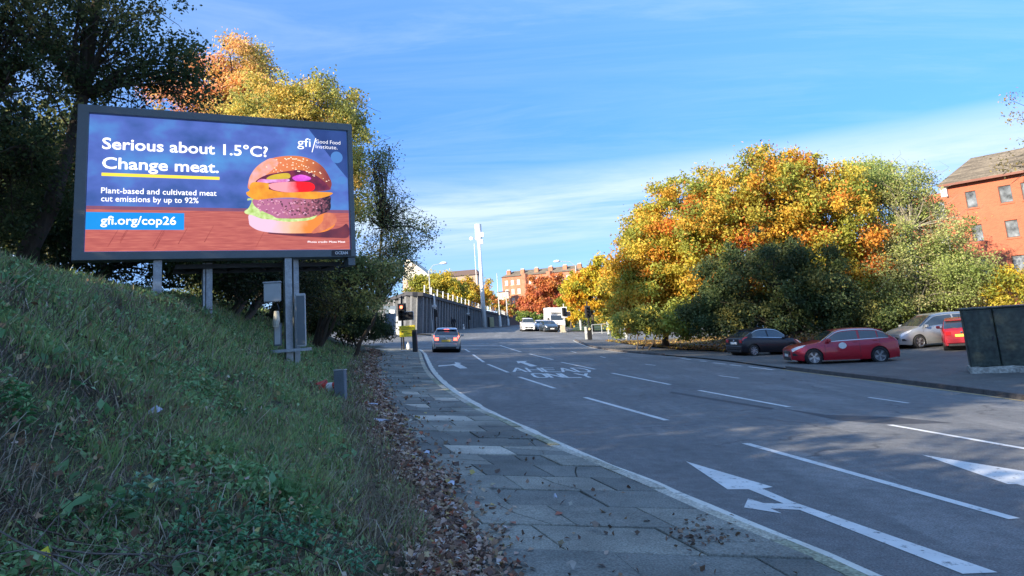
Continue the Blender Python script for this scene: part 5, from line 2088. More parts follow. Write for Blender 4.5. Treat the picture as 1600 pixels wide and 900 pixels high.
class Car:
    """hatchback style body as one lofted shell; x runs forward, z up, origin on the ground under the middle"""

    def __init__(s, label, loc, rz, L=4.37, W=1.81, Hh=1.48, nose=.68, cowl=(.95, .98), rf=.30, rr=-1.15, tt=(-2.02, 1.02), deck=.95, wb=2.66, fwheel=None, wr=.315,
                 body=None, rim=None, belt=(.90, .98), spokes=5, front=True, rear=True, brake=False, plate='', three_door=False, trim_lower=False, group=None, name='parked_car', cat='car', simple=False, tilt=None):
        s.__dict__.update(locals())
        s.o = thing(name, label, cat, loc, rz, group)
        s.hl = L / 2
        s.xf = fwheel if fwheel is not None else s.hl - .88
        s.xr = s.xf - wb
        hl = s.hl
        s.top_pts = [(-hl, deck - .10), (-hl + .05, deck), (tt[0], tt[1]), (rr, Hh - .065), (rr + .35, Hh - .018), (rr * .35 + rf * .1, Hh), (rf - .25, Hh - .03), (rf, Hh - .085), (cowl[0], cowl[1]), (cowl[0] + .35, cowl[1] - .065), (hl - .35, nose + .11), (hl - .08, nose + .02), (hl, nose - .07)]
        xs_ = set()
        n = 44
        for i in range(n + 1):
            t = i / n
            xs_.add(round(-hl + L * (t - math.sin(2 * math.pi * t) * .03), 4))
        for cx in (s.xf, s.xr):
            for k in range(-6, 7):
                xs_.add(round(cx + (wr + .055) * math.sin(k * math.pi / 12), 4))
            xs_.add(round(cx + wr + .06, 4)); xs_.add(round(cx - wr - .06, 4))
        for q in s.top_pts:
            xs_.add(round(q[0], 4))
        s.xs = sorted(xs_)
        s.build()

    def top(s, x):
        # gently smoothed profile
        a = 0
        for d, w in ((-.09, .25), (0, .5), (.09, .25)):
            a += w * lin(s.top_pts, x + d)
        return a

    def wid(s, x):
        u = x / s.hl
        w = s.W / 2
        if u > .45:
            w *= 1 - .25 * ((u - .45) / .55) ** 2.6
        if u < -.5:
            w *= 1 - .16 * ((-u - .5) / .5) ** 2.6
        return w

    def low(s, x):
        z = .19 + .06 * max(0, (abs(x) / s.hl - .8)) / .2
        for cx in (s.xf, s.xr):
            d = abs(x - cx)
            ra = s.wr + .055
            if d < ra:
                z = max(z, s.wr + math.sqrt(max(ra * ra - d * d, 0)) * .97)
        return z

    def belt_(s, x):
        t = (x + s.hl) / s.L
        return s.belt[1] + (s.belt[0] - s.belt[1]) * t

    def ring(s, x):
        w, lo, tp, be = s.wid(x), s.low(x), s.top(x), s.belt_(x)
        be2 = min(be, tp - .035)
        zr = max(tp - .055, be2 + .01)
        wr_ = w * .93 - max(0, zr - be2) * .40
        lo = min(lo, be2 - .12)
        zm = max(lo + .02, .52)
        return [(w * .93, lo), (w * 1.0, max(zm - .14, lo + .01)), (w * 1.0, max(zm, lo + .02)), (w * .985, max(be2 - .10, lo + .05)), (w * .945, be2), (wr_, zr), (wr_ * .90, tp - .018), (wr_ * .5, tp - .003), (0, tp)]

    # v: 0 low .. 4 belt .. 5 roof edge .. 8 centre
    def S(s, x, v, side=1, off=0.0):
        r_ = s.ring(x)
        i = min(int(v), 7)
        t = v - i
        y = r_[i][0] + (r_[i + 1][0] - r_[i][0]) * t
        z = r_[i][1] + (r_[i + 1][1] - r_[i][1]) * t
        dy, dz = r_[i + 1][0] - r_[i][0], r_[i + 1][1] - r_[i][1]
        l = math.hypot(dy, dz) + 1e-9
        ny, nz_ = dz / l, -dy / l
        # slope along x
        r2 = s.ring(x + .02)
        y2 = r2[i][0] + (r2[i + 1][0] - r2[i][0]) * t
        z2 = r2[i][1] + (r2[i + 1][1] - r2[i][1]) * t
        nx = -((y2 - y) * ny + (z2 - z) * nz_) / .02
        k = math.sqrt(ny * ny + nz_ * nz_ + nx * nx)
        return Vector((x + nx / k * off, side * (y + ny / k * off), z + nz_ / k * off))

    def patch(s, name, cs, m, nu=8, nv=3, off=.008, sides=(1, -1), parent=None, join=False):
        """cs: four (x, v) corners: low-rear, low-front, high-front, high-rear"""
        mb = MB()
        res = []
        for sd_ in sides:
            if not join:
                mb = MB()
            vs = []
            for j in range(nv + 1):
                for i in range(nu + 1):
                    a, b = i / nu, j / nv
                    x0 = cs[0][0] + (cs[1][0] - cs[0][0]) * a
                    v0 = cs[0][1] + (cs[1][1] - cs[0][1]) * a
                    x1 = cs[3][0] + (cs[2][0] - cs[3][0]) * a
                    v1 = cs[3][1] + (cs[2][1] - cs[3][1]) * a
                    vs.append(s.S(x0 + (x1 - x0) * b, v0 + (v1 - v0) * b, sd_, off))
            fs = []
            for j in range(nv):
                for i in range(nu):
                    q = j * (nu + 1) + i
                    f = (q, q + 1, q + nu + 2, q + nu + 1)
                    fs.append(f if sd_ < 0 else f[::-1])
            mb.add(vs, fs)
            if not join:
                res.append(mb.build(name, m, parent or s.o, True))
        if join:
            return mb.build(name, m, parent or s.o, True)
        return res

    def build(s):
        o, hl = s.o, s.hl
        vs, fs, mi = [], [], []
        K = 17
        for x in s.xs:
            r_ = s.ring(x)
            for k in range(9):
                vs.append((x, r_[k][0], r_[k][1]))
            for k in range(7, -1, -1):
                vs.append((x, -r_[k][0], r_[k][1]))
        n = len(s.xs)
        for i in range(n - 1):
            for k in range(K - 1):
                q = i * K + k
                fs.append((q, q + K, q + K + 1, q + 1))
                mi.append(1 if (s.trim_lower and k in (0, 15)) else 0)
        # underside
        for i in range(n - 1):
            q = i * K
            fs.append((q, q + K - 1, q + 2 * K - 1, q + K))
            mi.append(1)
        fs.append(tuple(range(K))); mi.append(0)
        fs.append(tuple((n - 1) * K + k for k in range(K))[::-1]); mi.append(0)
        me = mesh('body', vs, fs, mi)
        bm = bmesh.new()
        bm.from_mesh(me)
        for f in bm.faces:
            f.smooth = True
        for e in bm.edges:
            if len(e.link_faces) == 2 and e.calc_face_angle(0) > math.radians(34):
                e.smooth = False
        bmesh.ops.recalc_face_normals(bm, faces=bm.faces)
        bm.to_mesh(me)
        bm.free()
        link('body', me, [s.body, M_trim], o)
        # wheel wells
        mb = MB()
        for cx in (s.xf, s.xr):
            mb.tube([(cx, -s.W / 2 * .9, s.wr + .02), (cx, s.W / 2 * .9, s.wr + .02)], s.wr + .045, 20)
        mb.build('wheel_wells', M_black, o)
        # wheels
        for cx in (s.xf, s.xr):
            for sd_ in (1, -1):
                Mx = Matrix.Translation((cx, sd_ * (s.W / 2 - .13), s.wr)) @ Matrix.Rotation(-sd_ * math.pi / 2, 4, 'X')
                R_ = s.wr
                mb = MB()
                mb.lathe([(R_ * .70, -.09), (R_ * .96, -.095), (R_, -.07), (R_, .085), (R_ * .96, .11), (R_ * .72, .118), (R_ * .70, .09)], 24, Mx)
                wh = mb.build('wheel', M_tyre, o, True)
                mb = MB()
                mb.lathe([(R_ * .71, .10), (R_ * .66, .112), (R_ * .62, .07), (.0, .045)], 24, Mx)
                mb.build('rim_dish', M_rimd if s.rim is M_rim else M_trim, wh)
                mb = MB()
                mb.lathe([(0, .108), (.045, .105), (.06, .08)], 12, Mx)
                for k in range(s.spokes):
                    a = 2 * math.pi * k / s.spokes + .3
                    for da in ((-.13, .13) if s.spokes <= 5 else (0,)):
                        c1, s1 = math.cos(a + da * .5), math.sin(a + da * .5)
                        c2, s2 = math.cos(a + da), math.sin(a + da)
                        wdt = .016 if s.spokes > 5 else .014
                        p0 = Vector((c1 * .045, s1 * .045, .1))
                        p1 = Vector((c2 * R_ * .68, s2 * R_ * .68, .105))
                        d = (p1 - p0).normalized()
                        nr = Vector((-d.y, d.x, 0)) * wdt
                        mb.add([p0 - nr, p1 - nr * 1.4, p1 + nr * 1.4, p0 + nr, p0 - nr - Vector((0, 0, .03)), p1 - nr * 1.4 - Vector((0, 0, .03)), p1 + nr * 1.4 - Vector((0, 0, .03)), p0 + nr - Vector((0, 0, .03))],
                               [(0, 1, 2, 3), (0, 4, 5, 1), (2, 6, 7, 3)], Mx)
                mb.lathe([(R_ * .66, .105), (R_ * .70, .116), (R_ * .72, .10)], 24, Mx)
                mb.build('rim', s.rim or M_rim, wh)
        # glazing
        cx, rf, rr, tt = s.cowl[0], s.rf, s.rr, s.tt
        s.patch('windscreen', [(rf + .03, 5.35), (cx - .04, 5.2), (cx - .04, 8), (rf + .03, 8)][0:0] or [(rf + .03, 5.3), (cx - .03, 5.3), (cx - .03, 8), (rf + .03, 8)], M_cglass, 6, 5, .007, join=True)
        s.patch('rear_window', [(tt[0] + .03, 5.3), (rr - .03, 5.3), (rr - .03, 8), (tt[0] + .03, 8)], M_cglass, 6, 5, .007, join=True)
        bp = (rf + rr) / 2 - .02
        if s.three_door:
            wins = [(bp + .04, cx - .22), (rr - .30, bp - .06)]
        else:
            wins = [(bp + .04, cx - .22), (rr + .10, bp - .05), (rr - .38, rr + .05)]
        for x0, x1 in wins:
            s.patch('side_window', [(x0, 4.10), (x1, 4.10), (x1, 4.86), (x0, 4.86)], M_cglass, 10, 2, .006)
        if not s.simple:
            s.patch('chrome_strip', [(rr - .38, 4.0), (cx - .16, 4.0), (cx - .16, 4.07), (rr - .38, 4.07)], M_chrome, 12, 1, .009)
            s.patch('window_line', [(rr - .30, 4.93), (cx - .25, 4.93), (cx - .25, 5.0), (rr - .30, 5.0)], M_chrome if s.front else M_trim, 14, 1, .008)
            # door seams
            for x0 in ([cx - .12, bp - .005] + ([] if s.three_door else [rr + .02])):
                s.patch('door_seam', [(x0, .12 if abs(x0 - s.xr) > s.wr + .06 and abs(x0 - s.xf) > s.wr + .06 else 2.6), (x0 + .012, .12 if abs(x0 - s.xr) > s.wr + .06 and abs(x0 - s.xf) > s.wr + .06 else 2.6), (x0 + .012, 3.98), (x0, 3.98)], M_trim, 1, 7, .004)
            for x0 in [bp + .06] + ([] if s.three_door else [rr + .10]):
                for sd_ in (1, -1):
                    a = s.S(x0 + .1, 3.35, sd_, .0)
                    mb = MB(); mb.bev(a.x - .09, a.x + .09, a.y - .022, a.y + .022, a.z - .014, a.z + .014, .008); mb.build('door_handle', s.body, o)
            s.patch('sill_trim', [(s.xr + s.wr + .08, .05), (s.xf - s.wr - .08, .05), (s.xf - s.wr - .08, .55), (s.xr + s.wr + .08, .55)], M_trim if s.trim_lower else s.body, 6, 1, .012)
        # mirrors
        for sd_ in (1, -1):
            a = s.S(cx - .28, 4.0, sd_, .0)
            mb = MB()
            mb.bev(a.x - .07, a.x + .10, a.y + sd_ * .04 - (.0 if sd_ > 0 else .17), a.y + sd_ * .04 + (.17 if sd_ > 0 else .0), a.z - .0, a.z + .14, .03)
            mb.bev(a.x - .03, a.x + .05, min(a.y - sd_ * .02, a.y + sd_ * .06), max(a.y - sd_ * .02, a.y + sd_ * .06), a.z - .02, a.z + .03, .008)
            mb.build('mirror', s.body, o)
        # ---- front
        fx = hl
        if s.front:
            s.patch('headlight', [(hl - .46, 3.35), (hl - .045, 2.75), (hl - .045, 4.35), (hl - .60, 4.0)], M_head, 8, 3, .012)
            wN = s.wid(fx) * .93
            M1 = Matrix.Translation((fx, 0, 0))
            mb = MB(); mb.prism([(-wN * .72, .44), (wN * .72, .44), (wN * .86, .56), (wN * .70, .60), (-wN * .70, .60), (-wN * .86, .56)], .0, .02, M1 @ Matrix(((0, 0, 1, 0), (1, 0, 0, 0), (0, 1, 0, 0), (0, 0, 0, 1)))); mb.build('grille', M_trim, o)
            mb = MB(); mb.bev(fx + .021, fx + .032, -wN * .74, wN * .74, .545, .565, .004); mb.build('grille_bar', M_chrome, o)
            mb = MB(); mb.lathe([(0, .01), (.055, .006), (.065, 0)], 14, Matrix.Translation((fx + .033, 0, .555)) @ Matrix.Rotation(math.pi / 2, 4, 'Y')); mb.build('badge', M_chrome, o)
            mb = MB(); mb.bev(fx - .03, fx + .018, -wN * .80, wN * .80, .23, .345, .01); mb.build('lower_intake', M_trim, o)
            mb = MB(); mb.bev(fx - .05, fx + .035, -wN * .86, wN * .86, .195, .226, .008); mb.build('splitter', M_chrome if s.plate == 'w' else M_trim, o)
            mb = MB(); mb.bev(fx + .019, fx + .033, -.26, .26, .36, .47, .004); pl = mb.build('front_plate', M_platew, o)
            s.patch('fog_lamp', [(hl - .26, 1.2), (hl - .05, 1.2), (hl - .05, 2.0), (hl - .16, 2.0)], M_trim, 4, 2, .010)
        if s.rear:
            tm = M_tailon if s.brake else M_tail
            s.patch('tail_light', [(-hl + .02, 3.3), (-hl + .26, 3.5), (-hl + .34, 4.5), (-hl + .04, 4.6)], tm, 5, 4, .014)
            wT = s.wid(-hl)
            for sd_ in (1, -1):
                mb = MB(); y0, y1 = sorted((sd_ * wT * .62, sd_ * wT * .93))
                mb.bev(-hl - .02, -hl + .05, y0, y1, s.deck - .26, s.deck - .09, .012); mb.build('tail_light', tm, o)
            mb = MB(); mb.bev(-hl - .018, -hl + .02, -.27, .27, s.deck - .34, s.deck - .22, .004); mb.build('rear_plate', M_platey if s.plate != 'wr' else M_platew, o)
            mb = MB(); mb.bev(-hl - .045, -hl + .06, -wT * .95, wT * .95, .34, .55, .03); mb.build('rear_bumper', s.body, o)
            mb = MB(); mb.bev(-hl - .05, -hl + .06, -wT * .85, wT * .85, .215, .335, .02); mb.build('bumper_trim', M_trim, o)
            mb = MB(); mb.lathe([(0, .01), (.05, .006), (.055, 0)], 14, Matrix.Translation((-hl - .002, 0, s.deck - .15)) @ Matrix.Rotation(-math.pi / 2, 4, 'Y')); mb.build('badge', M_chrome, o)
            # spoiler
            a = s.top(rr)
            mb = MB()
            wS = s.S(rr, 5.0).y * .93
            mb.add([(rr - .22, -wS, a - .025), (rr - .22, wS, a - .025), (rr + .1, wS, a + .012), (rr + .1, -wS, a + .012), (rr - .22, -wS, a - .05), (rr - .22, wS, a - .05), (rr + .1, wS, a - .05), (rr + .1, -wS, a - .05)],
                   [(0, 1, 2, 3), (4, 7, 6, 5), (0, 4, 5, 1), (1, 5, 6, 2), (3, 7, 4, 0)])
            mb.build('spoiler', s.body, o)
            if s.brake:
                mb = MB(); mb.bev(rr - .235, rr - .222, -.16, .16, a - .05, a - .025, .003); mb.build('high_brake_light', tm, o)
            mb = MB(); mb.tube([(tt[0] - .02, 0, tt[1] - .03), (tt[0] + .1, .38, tt[1] + .08)], .012, 5); mb.build('rear_wiper', M_trim, o)
        mb = MB(); mb.tube([(rr + .25, 0, s.top(rr + .25)), (rr + .05, 0, s.top(rr + .25) + .16)], .008, 5); mb.build('aerial', M_trim, o)


def ground_z(x, y):
    return H(x, y) + (.055 if x > 9.5 else 0)


P_red = paint('red_paint', (.42, .004, .018), .1)
P_black = paint('black_paint', (.004, .004, .008), .0, .3)
P_black.node_tree.nodes['Principled BSDF'].inputs['Coat Weight'].default_value = .25
P_silver = paint('silver_paint', (.42, .44, .46), .55, .3)
P_lsil = paint('pale_silver_paint', (.33, .345, .36), .4, .3)
P_white = paint('white_paint', (.75, .75, .73))
P_red2 = paint('dark_red_paint', (.30, .01, .02))
P_dgrey = paint('dark_blue_paint', (.03, .05, .07), .3)

# red hatchback: near side wheels about (12.5, 30.7) and (15.2, 30.4)
def place(xc, yc):
    return (xc, yc, ground_z(xc, yc))


def level(o, rz, x, y):
    """sit the vehicle on the local slope of the ground"""
    e = .6
    n_ = Vector((-(H(x + e, y) - H(x - e, y)) / (2 * e), -(H(x, y + e) - H(x, y - e)) / (2 * e), 1)).normalized()
    q = Vector((0, 0, 1)).rotation_difference(n_)
    o.matrix_basis = Matrix.Translation((x, y, ground_z(x, y))) @ q.to_matrix().to_4x4() @ Matrix.Rotation(rz, 4, 'Z')


def centre_from(pf, heading, W, xf):
    """centre of the car from its camera-side front wheel contact, heading direction, and which side that wheel is on"""
    h = Vector((math.cos(heading), math.sin(heading)))
    lft = Vector((-h.y, h.x))
    side = 1 if (Vector(pf) - h * xf).dot(lft) < 0 else 1
    c = Vector(pf) - h * xf
    # the camera side is the one with smaller y
    off = lft * (W / 2 - .1)
    return c - off if (c - off).y > c.y else c + off


q = at(1273, 571)
hd = math.radians(174)
c = centre_from((q.x, q.y), hd, 1.81, 4.37 / 2 - .88)
red = Car('bright red five-door hatchback with a round white sticker on its door', (0, 0, 0), 0, body=P_red, rim=M_rim, spokes=5, plate='w', nose=.72, rr=-1.42, tt=(-2.06, 1.04), belt=(.88, 1.04), wr=.33)
level(red.o, hd, c.x, c.y)
cy_ = red.S(.12, 2.75, 1, .012)
mb = MB(); mb.lathe([(0, .004), (.125, .002), (.13, 0)], 22, Matrix.Translation(cy_) @ Matrix.Rotation(-math.pi / 2, 4, 'X') @ Matrix.Scale(1.25, 4, (1, 0, 0)))
stk = mb.build('door_sticker', M_platew, red.o)
q = at(1178, 558)
hd = math.radians(20)
c = centre_from((q.x, q.y), hd, 1.72, 3.95 / 2 - .82 - 2.49)
blk = Car('black three-door hatchback seen from its rear corner, behind the red car', (0, 0, 0), 0, L=3.95, W=1.72, Hh=1.46, wb=2.49, fwheel=3.95 / 2 - .82, cowl=(.98, .96), rf=.35, rr=-1.05, tt=(-1.82, 1.02), deck=.96, belt=(.86, 1.0), body=P_black, rim=M_rim, spokes=8, three_door=True, wr=.30, plate='wr')
level(blk.o, hd, c.x, c.y)
q = at(1438, 546)
hd = math.radians(188)
c = centre_from((q.x, q.y), hd, 1.83, 4.6 / 2 - .9)
mpv = Car('silver people carrier facing left in the sun beyond the red car', (0, 0, 0), 0, L=4.6, W=1.83, Hh=1.68, wb=2.75, fwheel=4.6 / 2 - .9, cowl=(1.25, 1.06), rf=.35, rr=-1.75, tt=(-2.2, 1.12), deck=1.05, belt=(.98, 1.08), nose=.78, body=P_lsil, rim=M_rim, spokes=5, wr=.325)
level(mpv.o, hd, c.x, c.y)
q = at(1496, 549)
rd2 = Car('dark red hatchback seen from behind, half hidden by the green cabinet', (0, 0, 0), 0, L=3.8, W=1.66, Hh=1.47, wb=2.4, fwheel=3.8 / 2 - .75, cowl=(.95, .97), rf=.35, rr=-1.1, tt=(-1.78, 1.0), deck=.97, body=P_red2, rim=M_rim, wr=.29)
level(rd2.o, math.radians(60), P(1506, 549, 35.6).x, 35.6)
q = at(694, 551)
sil = Car('silver hatchback with glowing brake lights waiting at the red signal in the left lane', (0, 0, 0), 0, L=4.1, W=1.74, Hh=1.50, wb=2.5, fwheel=4.1 / 2 - .85, cowl=(.95, .98), rf=.35, rr=-1.35, tt=(-1.92, 1.02), deck=.98, body=P_lsil, rim=M_rim, brake=True, wr=.30, name='waiting_car')
level(sil.o, math.radians(93), q.x, q.y + 2.0)
for (u, v, rz, lab, kw) in (
    (825, 518, -86, 'white off-roader coming towards the junction, leftmost of the far vehicles', dict(L=4.4, W=1.85, Hh=1.72, deck=1.1, tt=(-2.1, 1.15), rr=-1.8, belt=(1.0, 1.08), nose=.85, cowl=(1.0, 1.08), rf=.4, body=P_white)),
    (846, 517.5, -84, 'low white car coming towards the junction behind the dark car', dict(L=4.3, W=1.78, Hh=1.45, body=P_white)),
    (858.5, 519, -80, 'dark blue grey car at the front of the far queue beside the white van', dict(L=4.2, W=1.76, Hh=1.42, body=P_dgrey))):
    q = at(u, v)
    k = Car(lab, (0, 0, 0), 0, simple=True, rim=M_rim, group='vehicles queuing at the far side of the junction', name='oncoming_car', **kw)
    level(k.o, math.radians(rz), q.x, q.y + 2.1)
# box van
q = at(868, 516.5)
vn = thing('box_van', 'white box van with a tall square body in the far queue', 'van', (0, 0, 0), 0, 'vehicles queuing at the far side of the junction')
level(vn, math.radians(-84), q.x, q.y + 3)
mb = MB(); mb.bev(-3.1, 1.2, -1.08, 1.08, .75, 3.15, .05); mb.build('cargo_box', P_white, vn)
mb = MB(); mb.bev(.9, 1.9, -1.0, 1.0, 2.35, 3.1, .2); mb.build('air_deflector', P_white, vn)
mb = MB()
prof = [(1.21, .45), (3.0, .45), (3.08, .75), (3.0, 1.12), (2.45, 1.32), (1.9, 2.1), (1.7, 2.22), (1.21, 2.25)]
mb.add([(x, -.95, z) for x, z in prof] + [(x, .95, z) for x, z in prof], [tuple(range(8))[::-1], tuple(range(8, 16))] + [(i, (i + 1) % 8, 8 + (i + 1) % 8, 8 + i) for i in range(8)])
mb.build('cab', P_white, vn)
mb = MB(); mb.add([(2.41, -.85, 1.39), (2.41, .85, 1.39), (1.94, .82, 2.07), (1.94, -.82, 2.07)], [(0, 1, 2, 3)], Matrix.Translation((.012, 0, .01))); mb.build('windscreen', M_cglass, vn)
for sd_ in (1, -1):
    mb = MB(); mb.add([(1.35, sd_ * .958, 1.35), (2.3, sd_ * .958, 1.35), (1.85, sd_ * .958, 2.0), (1.35, sd_ * .958, 2.0)], [(0, 1, 2, 3) if sd_ < 0 else (3, 2, 1, 0)]); mb.build('side_window', M_cglass, vn)
    mb = MB(); mb.bev(3.0, 3.09, sd_ * .72 - .16, sd_ * .72 + .16, .78, 1.0, .02); mb.build('headlight', M_head, vn)
    mb = MB(); mb.bev(2.0, 2.15, sd_ * 1.15 - .1, sd_ * 1.15 + .1, 1.4, 1.75, .02); mb.build('mirror', M_trim, vn)
mb = MB(); mb.bev(3.07, 3.1, -.6, .6, .6, .78, .01); mb.build('grille', M_trim, vn)
mb = MB(); mb.bev(3.05, 3.14, -.95, .95, .38, .58, .03); mb.build('bumper', M_trim, vn)
for cx in (2.2, -2.0):
    for sd_ in (1, -1):
        mb = MB(); mb.tube([(cx, sd_ * .72, .36), (cx, sd_ * .98, .36)], .36, 20); w_ = mb.build('wheel', M_tyre, vn)
        mb = MB(); mb.tube([(cx, sd_ * .97, .36), (cx, sd_ * .99, .36)], .2, 14); mb.build('rim', M_rim, w_)
# ================================================================ TREES
M_bark = mat('bark', (.07, .055, .04), .95, var=.35, scale=3, bump=.9, bscale=18, streak=(3, 3, .7))
M_barkp = mat('pale_bark', (.24, .22, .17), .95, var=.3, scale=3, bump=.6, bscale=18)
M_fol = leafmat('foliage', .45)


def tree(name, label, cat, base_, blobs, nleaf, lsize, cols, wts, seed, trunk_r=.2, clump=.7, nclump=90, shell=.55, twigs=1.0, group=None, bark=None, jit=.16, trunk_h=None, spread_up=.3, stems=1, flat_=.75):
    """blobs: (cx, cy, cz, rx, ry, rz) crown volumes in world metres (z above base); leaves gather in clumps at branch ends"""
    rr = np.random.RandomState(seed)
    rnd = random.Random(seed)
    b = Vector(base_)
    o = thing(name, label, cat, b, 0, group, gravity=False)
    bl_ = np.array(blobs, float)
    vol = (bl_[:, 3] * bl_[:, 4] * bl_[:, 5]) ** .67
    pick = rr.choice(len(bl_), nclump, p=vol / vol.sum())
    dirs = rand_dirs(nclump, rr)
    rad = shell + (1 - shell) * rr.uniform(0, 1, nclump)
    rad = rad * (1 + .10 * rr.normal(size=nclump))
    cc = bl_[pick, :3] + dirs * bl_[pick, 3:] * rad[:, None]
    cc[:, 2] = np.maximum(cc[:, 2], .25)
    # branches
    cen = bl_[:, :3].mean(0)
    mb = MB()
    zc = trunk_h or max(.5, min(cen[2] * .75, bl_[:, 2].min()))
    forks = []
    for s_ in range(stems):
        ox, oy = (rnd.uniform(-.5, .5), rnd.uniform(-.5, .5)) if stems > 1 else (0, 0)
        pts = []
        for i in range(6):
            t = i / 5
            pts.append(Vector((ox * (1 + t) + cen[0] * t * .75 + rnd.uniform(-.1, .1) * (i > 0), oy * (1 + t) + cen[1] * t * .75 + rnd.uniform(-.1, .1) * (i > 0), -.2 + (zc + .2) * t)))
        mb.tube(pts, [trunk_r * (1.35 if i == 0 else 1 - .09 * i) for i in range(6)], 9)
        forks += pts[3:]
        tip = Vector((cen[0], cen[1], bl_[:, 2].max() + bl_[0, 5] * .5))
        leader = [pts[-1], pts[-1].lerp(tip, .5) + Vector((rnd.uniform(-.2, .2), rnd.uniform(-.2, .2), 0)), tip]
        mb.tube(leader, [trunk_r * .6, trunk_r * .35, .02], 7)
        forks += [leader[1], leader[0]]
    nl = min(nclump, int(46 * twigs))
    order = rr.permutation(nclump)[:nl]
    limbs = []
    for j in order:
        e = Vector(cc[j])
        f = min(forks, key=lambda q: (q - e).length + (2.0 if q.z > e.z else 0))
        m1 = f.lerp(e, .35) + Vector((rnd.uniform(-.2, .2), rnd.uniform(-.2, .2), .15 * (e - f).length * .6))
        m2 = f.lerp(e, .7) + Vector((rnd.uniform(-.15, .15), rnd.uniform(-.15, .15), .10 * (e - f).length))
        l_ = (e - f).length
        r0 = min(trunk_r * .42, .02 + .014 * l_)
        mb.tube([f, m1, m2, e], [r0, r0 * .7, r0 * .42, .008], 5, caps=False)
        limbs.append((m1, m2, e))
    for j in range(int(240 * twigs)):
        a, b2, e = rnd.choice(limbs)
        k = rnd.randrange(nclump)
        s0 = a.lerp(e, rnd.uniform(.4, 1))
        t_ = Vector(cc[k])
        if (t_ - s0).length > 3.2 * clump + .8:
            t_ = s0 + Vector(rand_dirs(1, rr)[0]) * clump * 2
        m_ = s0.lerp(t_, .5) + Vector((rnd.uniform(-.1, .1), rnd.uniform(-.1, .1), .1))
        t2 = t_ + Vector((rnd.uniform(-1, 1), rnd.uniform(-1, 1), rnd.uniform(-.3, 1.1))) * clump * .8
        mb.tube([s0, m_, t_, t2], [.016, .012, .009, .004], 3, caps=False)
    mb.build('trunk', bark or M_bark, o, True)
    # leaves
    sz = rr.uniform(.55, 1.35, nclump)
    w = sz ** 2
    which = rr.choice(nclump, nleaf, p=w / w.sum())
    g = rr.normal(size=(nleaf, 3)) * clump * sz[which][:, None] * .52
    g[:, 2] *= flat_
    pos = cc[which] + g
    pos[:, 2] += .12 * clump
    pos[:, 2] = np.maximum(pos[:, 2], .08 + .12 * rr.uniform(0, 1, nleaf))
    cols = np.array(cols)
    wts = np.array(wts, float)
    wts /= wts.sum()
    # colour of each clump follows a slow field so patches of one colour form
    fld = np_noise(cc[:, 0] + .6 * cc[:, 1] * .8, cc[:, 2] + .4 * cc[:, 1], .42, seed + 5) * .5 + rr.normal(size=nclump) * .28
    rk_ = np.argsort(np.argsort(fld)) / nclump
    ci = np.searchsorted(np.cumsum(wts), np.clip(rk_, 0, .9999))
    leafci = ci[which].copy()
    sw = rr.uniform(0, 1, nleaf) < .16
    leafci[sw] = rr.choice(len(cols), sw.sum(), p=wts)
    tint = cols[leafci] * rr.uniform(1 - jit, 1 + jit, (nleaf, 1)) * rr.uniform(.88, 1.12, (nclump, 1))[which] * rr.uniform(.95, 1.05, (nleaf, 3))
    leaves('crown', pos, lsize, tint, M_fol, o, r=rr, up=spread_up)
    return o


GOLD = [(.62, .36, .03), (.72, .44, .04), (.70, .24, .03), (.74, .15, .03), (.36, .36, .05), (.20, .26, .05)]


def rel(base_, lst):
    return [(x - base_[0], y - base_[1], z - base_[2], rx, ry, rz) for x, y, z, rx, ry, rz in lst]


def pb(u, v, Y, ru, rv, ry):
    """crown volume from picture centre / radii at depth Y"""
    c = P(u, v, Y)
    return (c.x, c.y, c.z, ru / F * Y, ry, rv / F * Y)


def gbase(u, Y, off=.1):
    c = P(u, 500, Y)
    return (c.x, Y, H(c.x, Y) + off)


# right: the big maples
b = gbase(1212, 50)
tree('maple_tree', 'largest maple with a domed orange, gold and green crown on the right verge', 'tree', b,
     rel(b, [pb(1205, 318, 50, 118, 88, 4.2), pb(1285, 340, 50, 88, 100, 4), pb(1125, 345, 50, 78, 80, 3.6), pb(1215, 400, 50.5, 150, 110, 3.6), pb(1320, 430, 50.5, 55, 90, 3)]),
     135000, .20, [(.66, .21, .05), (.66, .30, .05), (.66, .42, .06), (.50, .43, .07), (.36, .38, .07), (.25, .30, .06)], [1.3, 1.6, 2.4, 2.8, 2.4, 1.1], 101, .32, .72, 520, .6, 1.2, jit=.25)
b = gbase(1040, 54)
tree('maple_tree', 'golden maple with foliage down to the ground, left of the largest maple', 'tree', b,
     rel(b, [pb(1060, 345, 54, 70, 55, 3.5), pb(1010, 405, 54, 62, 75, 3.5), pb(1075, 430, 53, 75, 70, 3.5), pb(1000, 475, 53, 50, 45, 2.8)]),
     88000, .20, [(.66, .29, .05), (.68, .39, .05), (.68, .48, .07), (.52, .46, .07), (.33, .37, .07)], [.8, 2.0, 3.0, 2.8, 2.2], 102, .25, .7, 360, .5, .9, jit=.25)
b = gbase(1000, 49)
tree('bush', 'low yellow green bushes at the foot of the golden maple', 'bush', b,
     rel(b, [pb(1000, 505, 49, 38, 24, 1.4), pb(1065, 505, 48, 45, 28, 1.6), pb(965, 510, 55, 18, 14, 1.2)]), 13000, .19, [(.48, .50, .10), (.30, .36, .09), (.70, .58, .12), (.14, .18, .05)], [3, 3, 2, 1.5], 103, .05, .5, 60, .3, .4, stems=4)
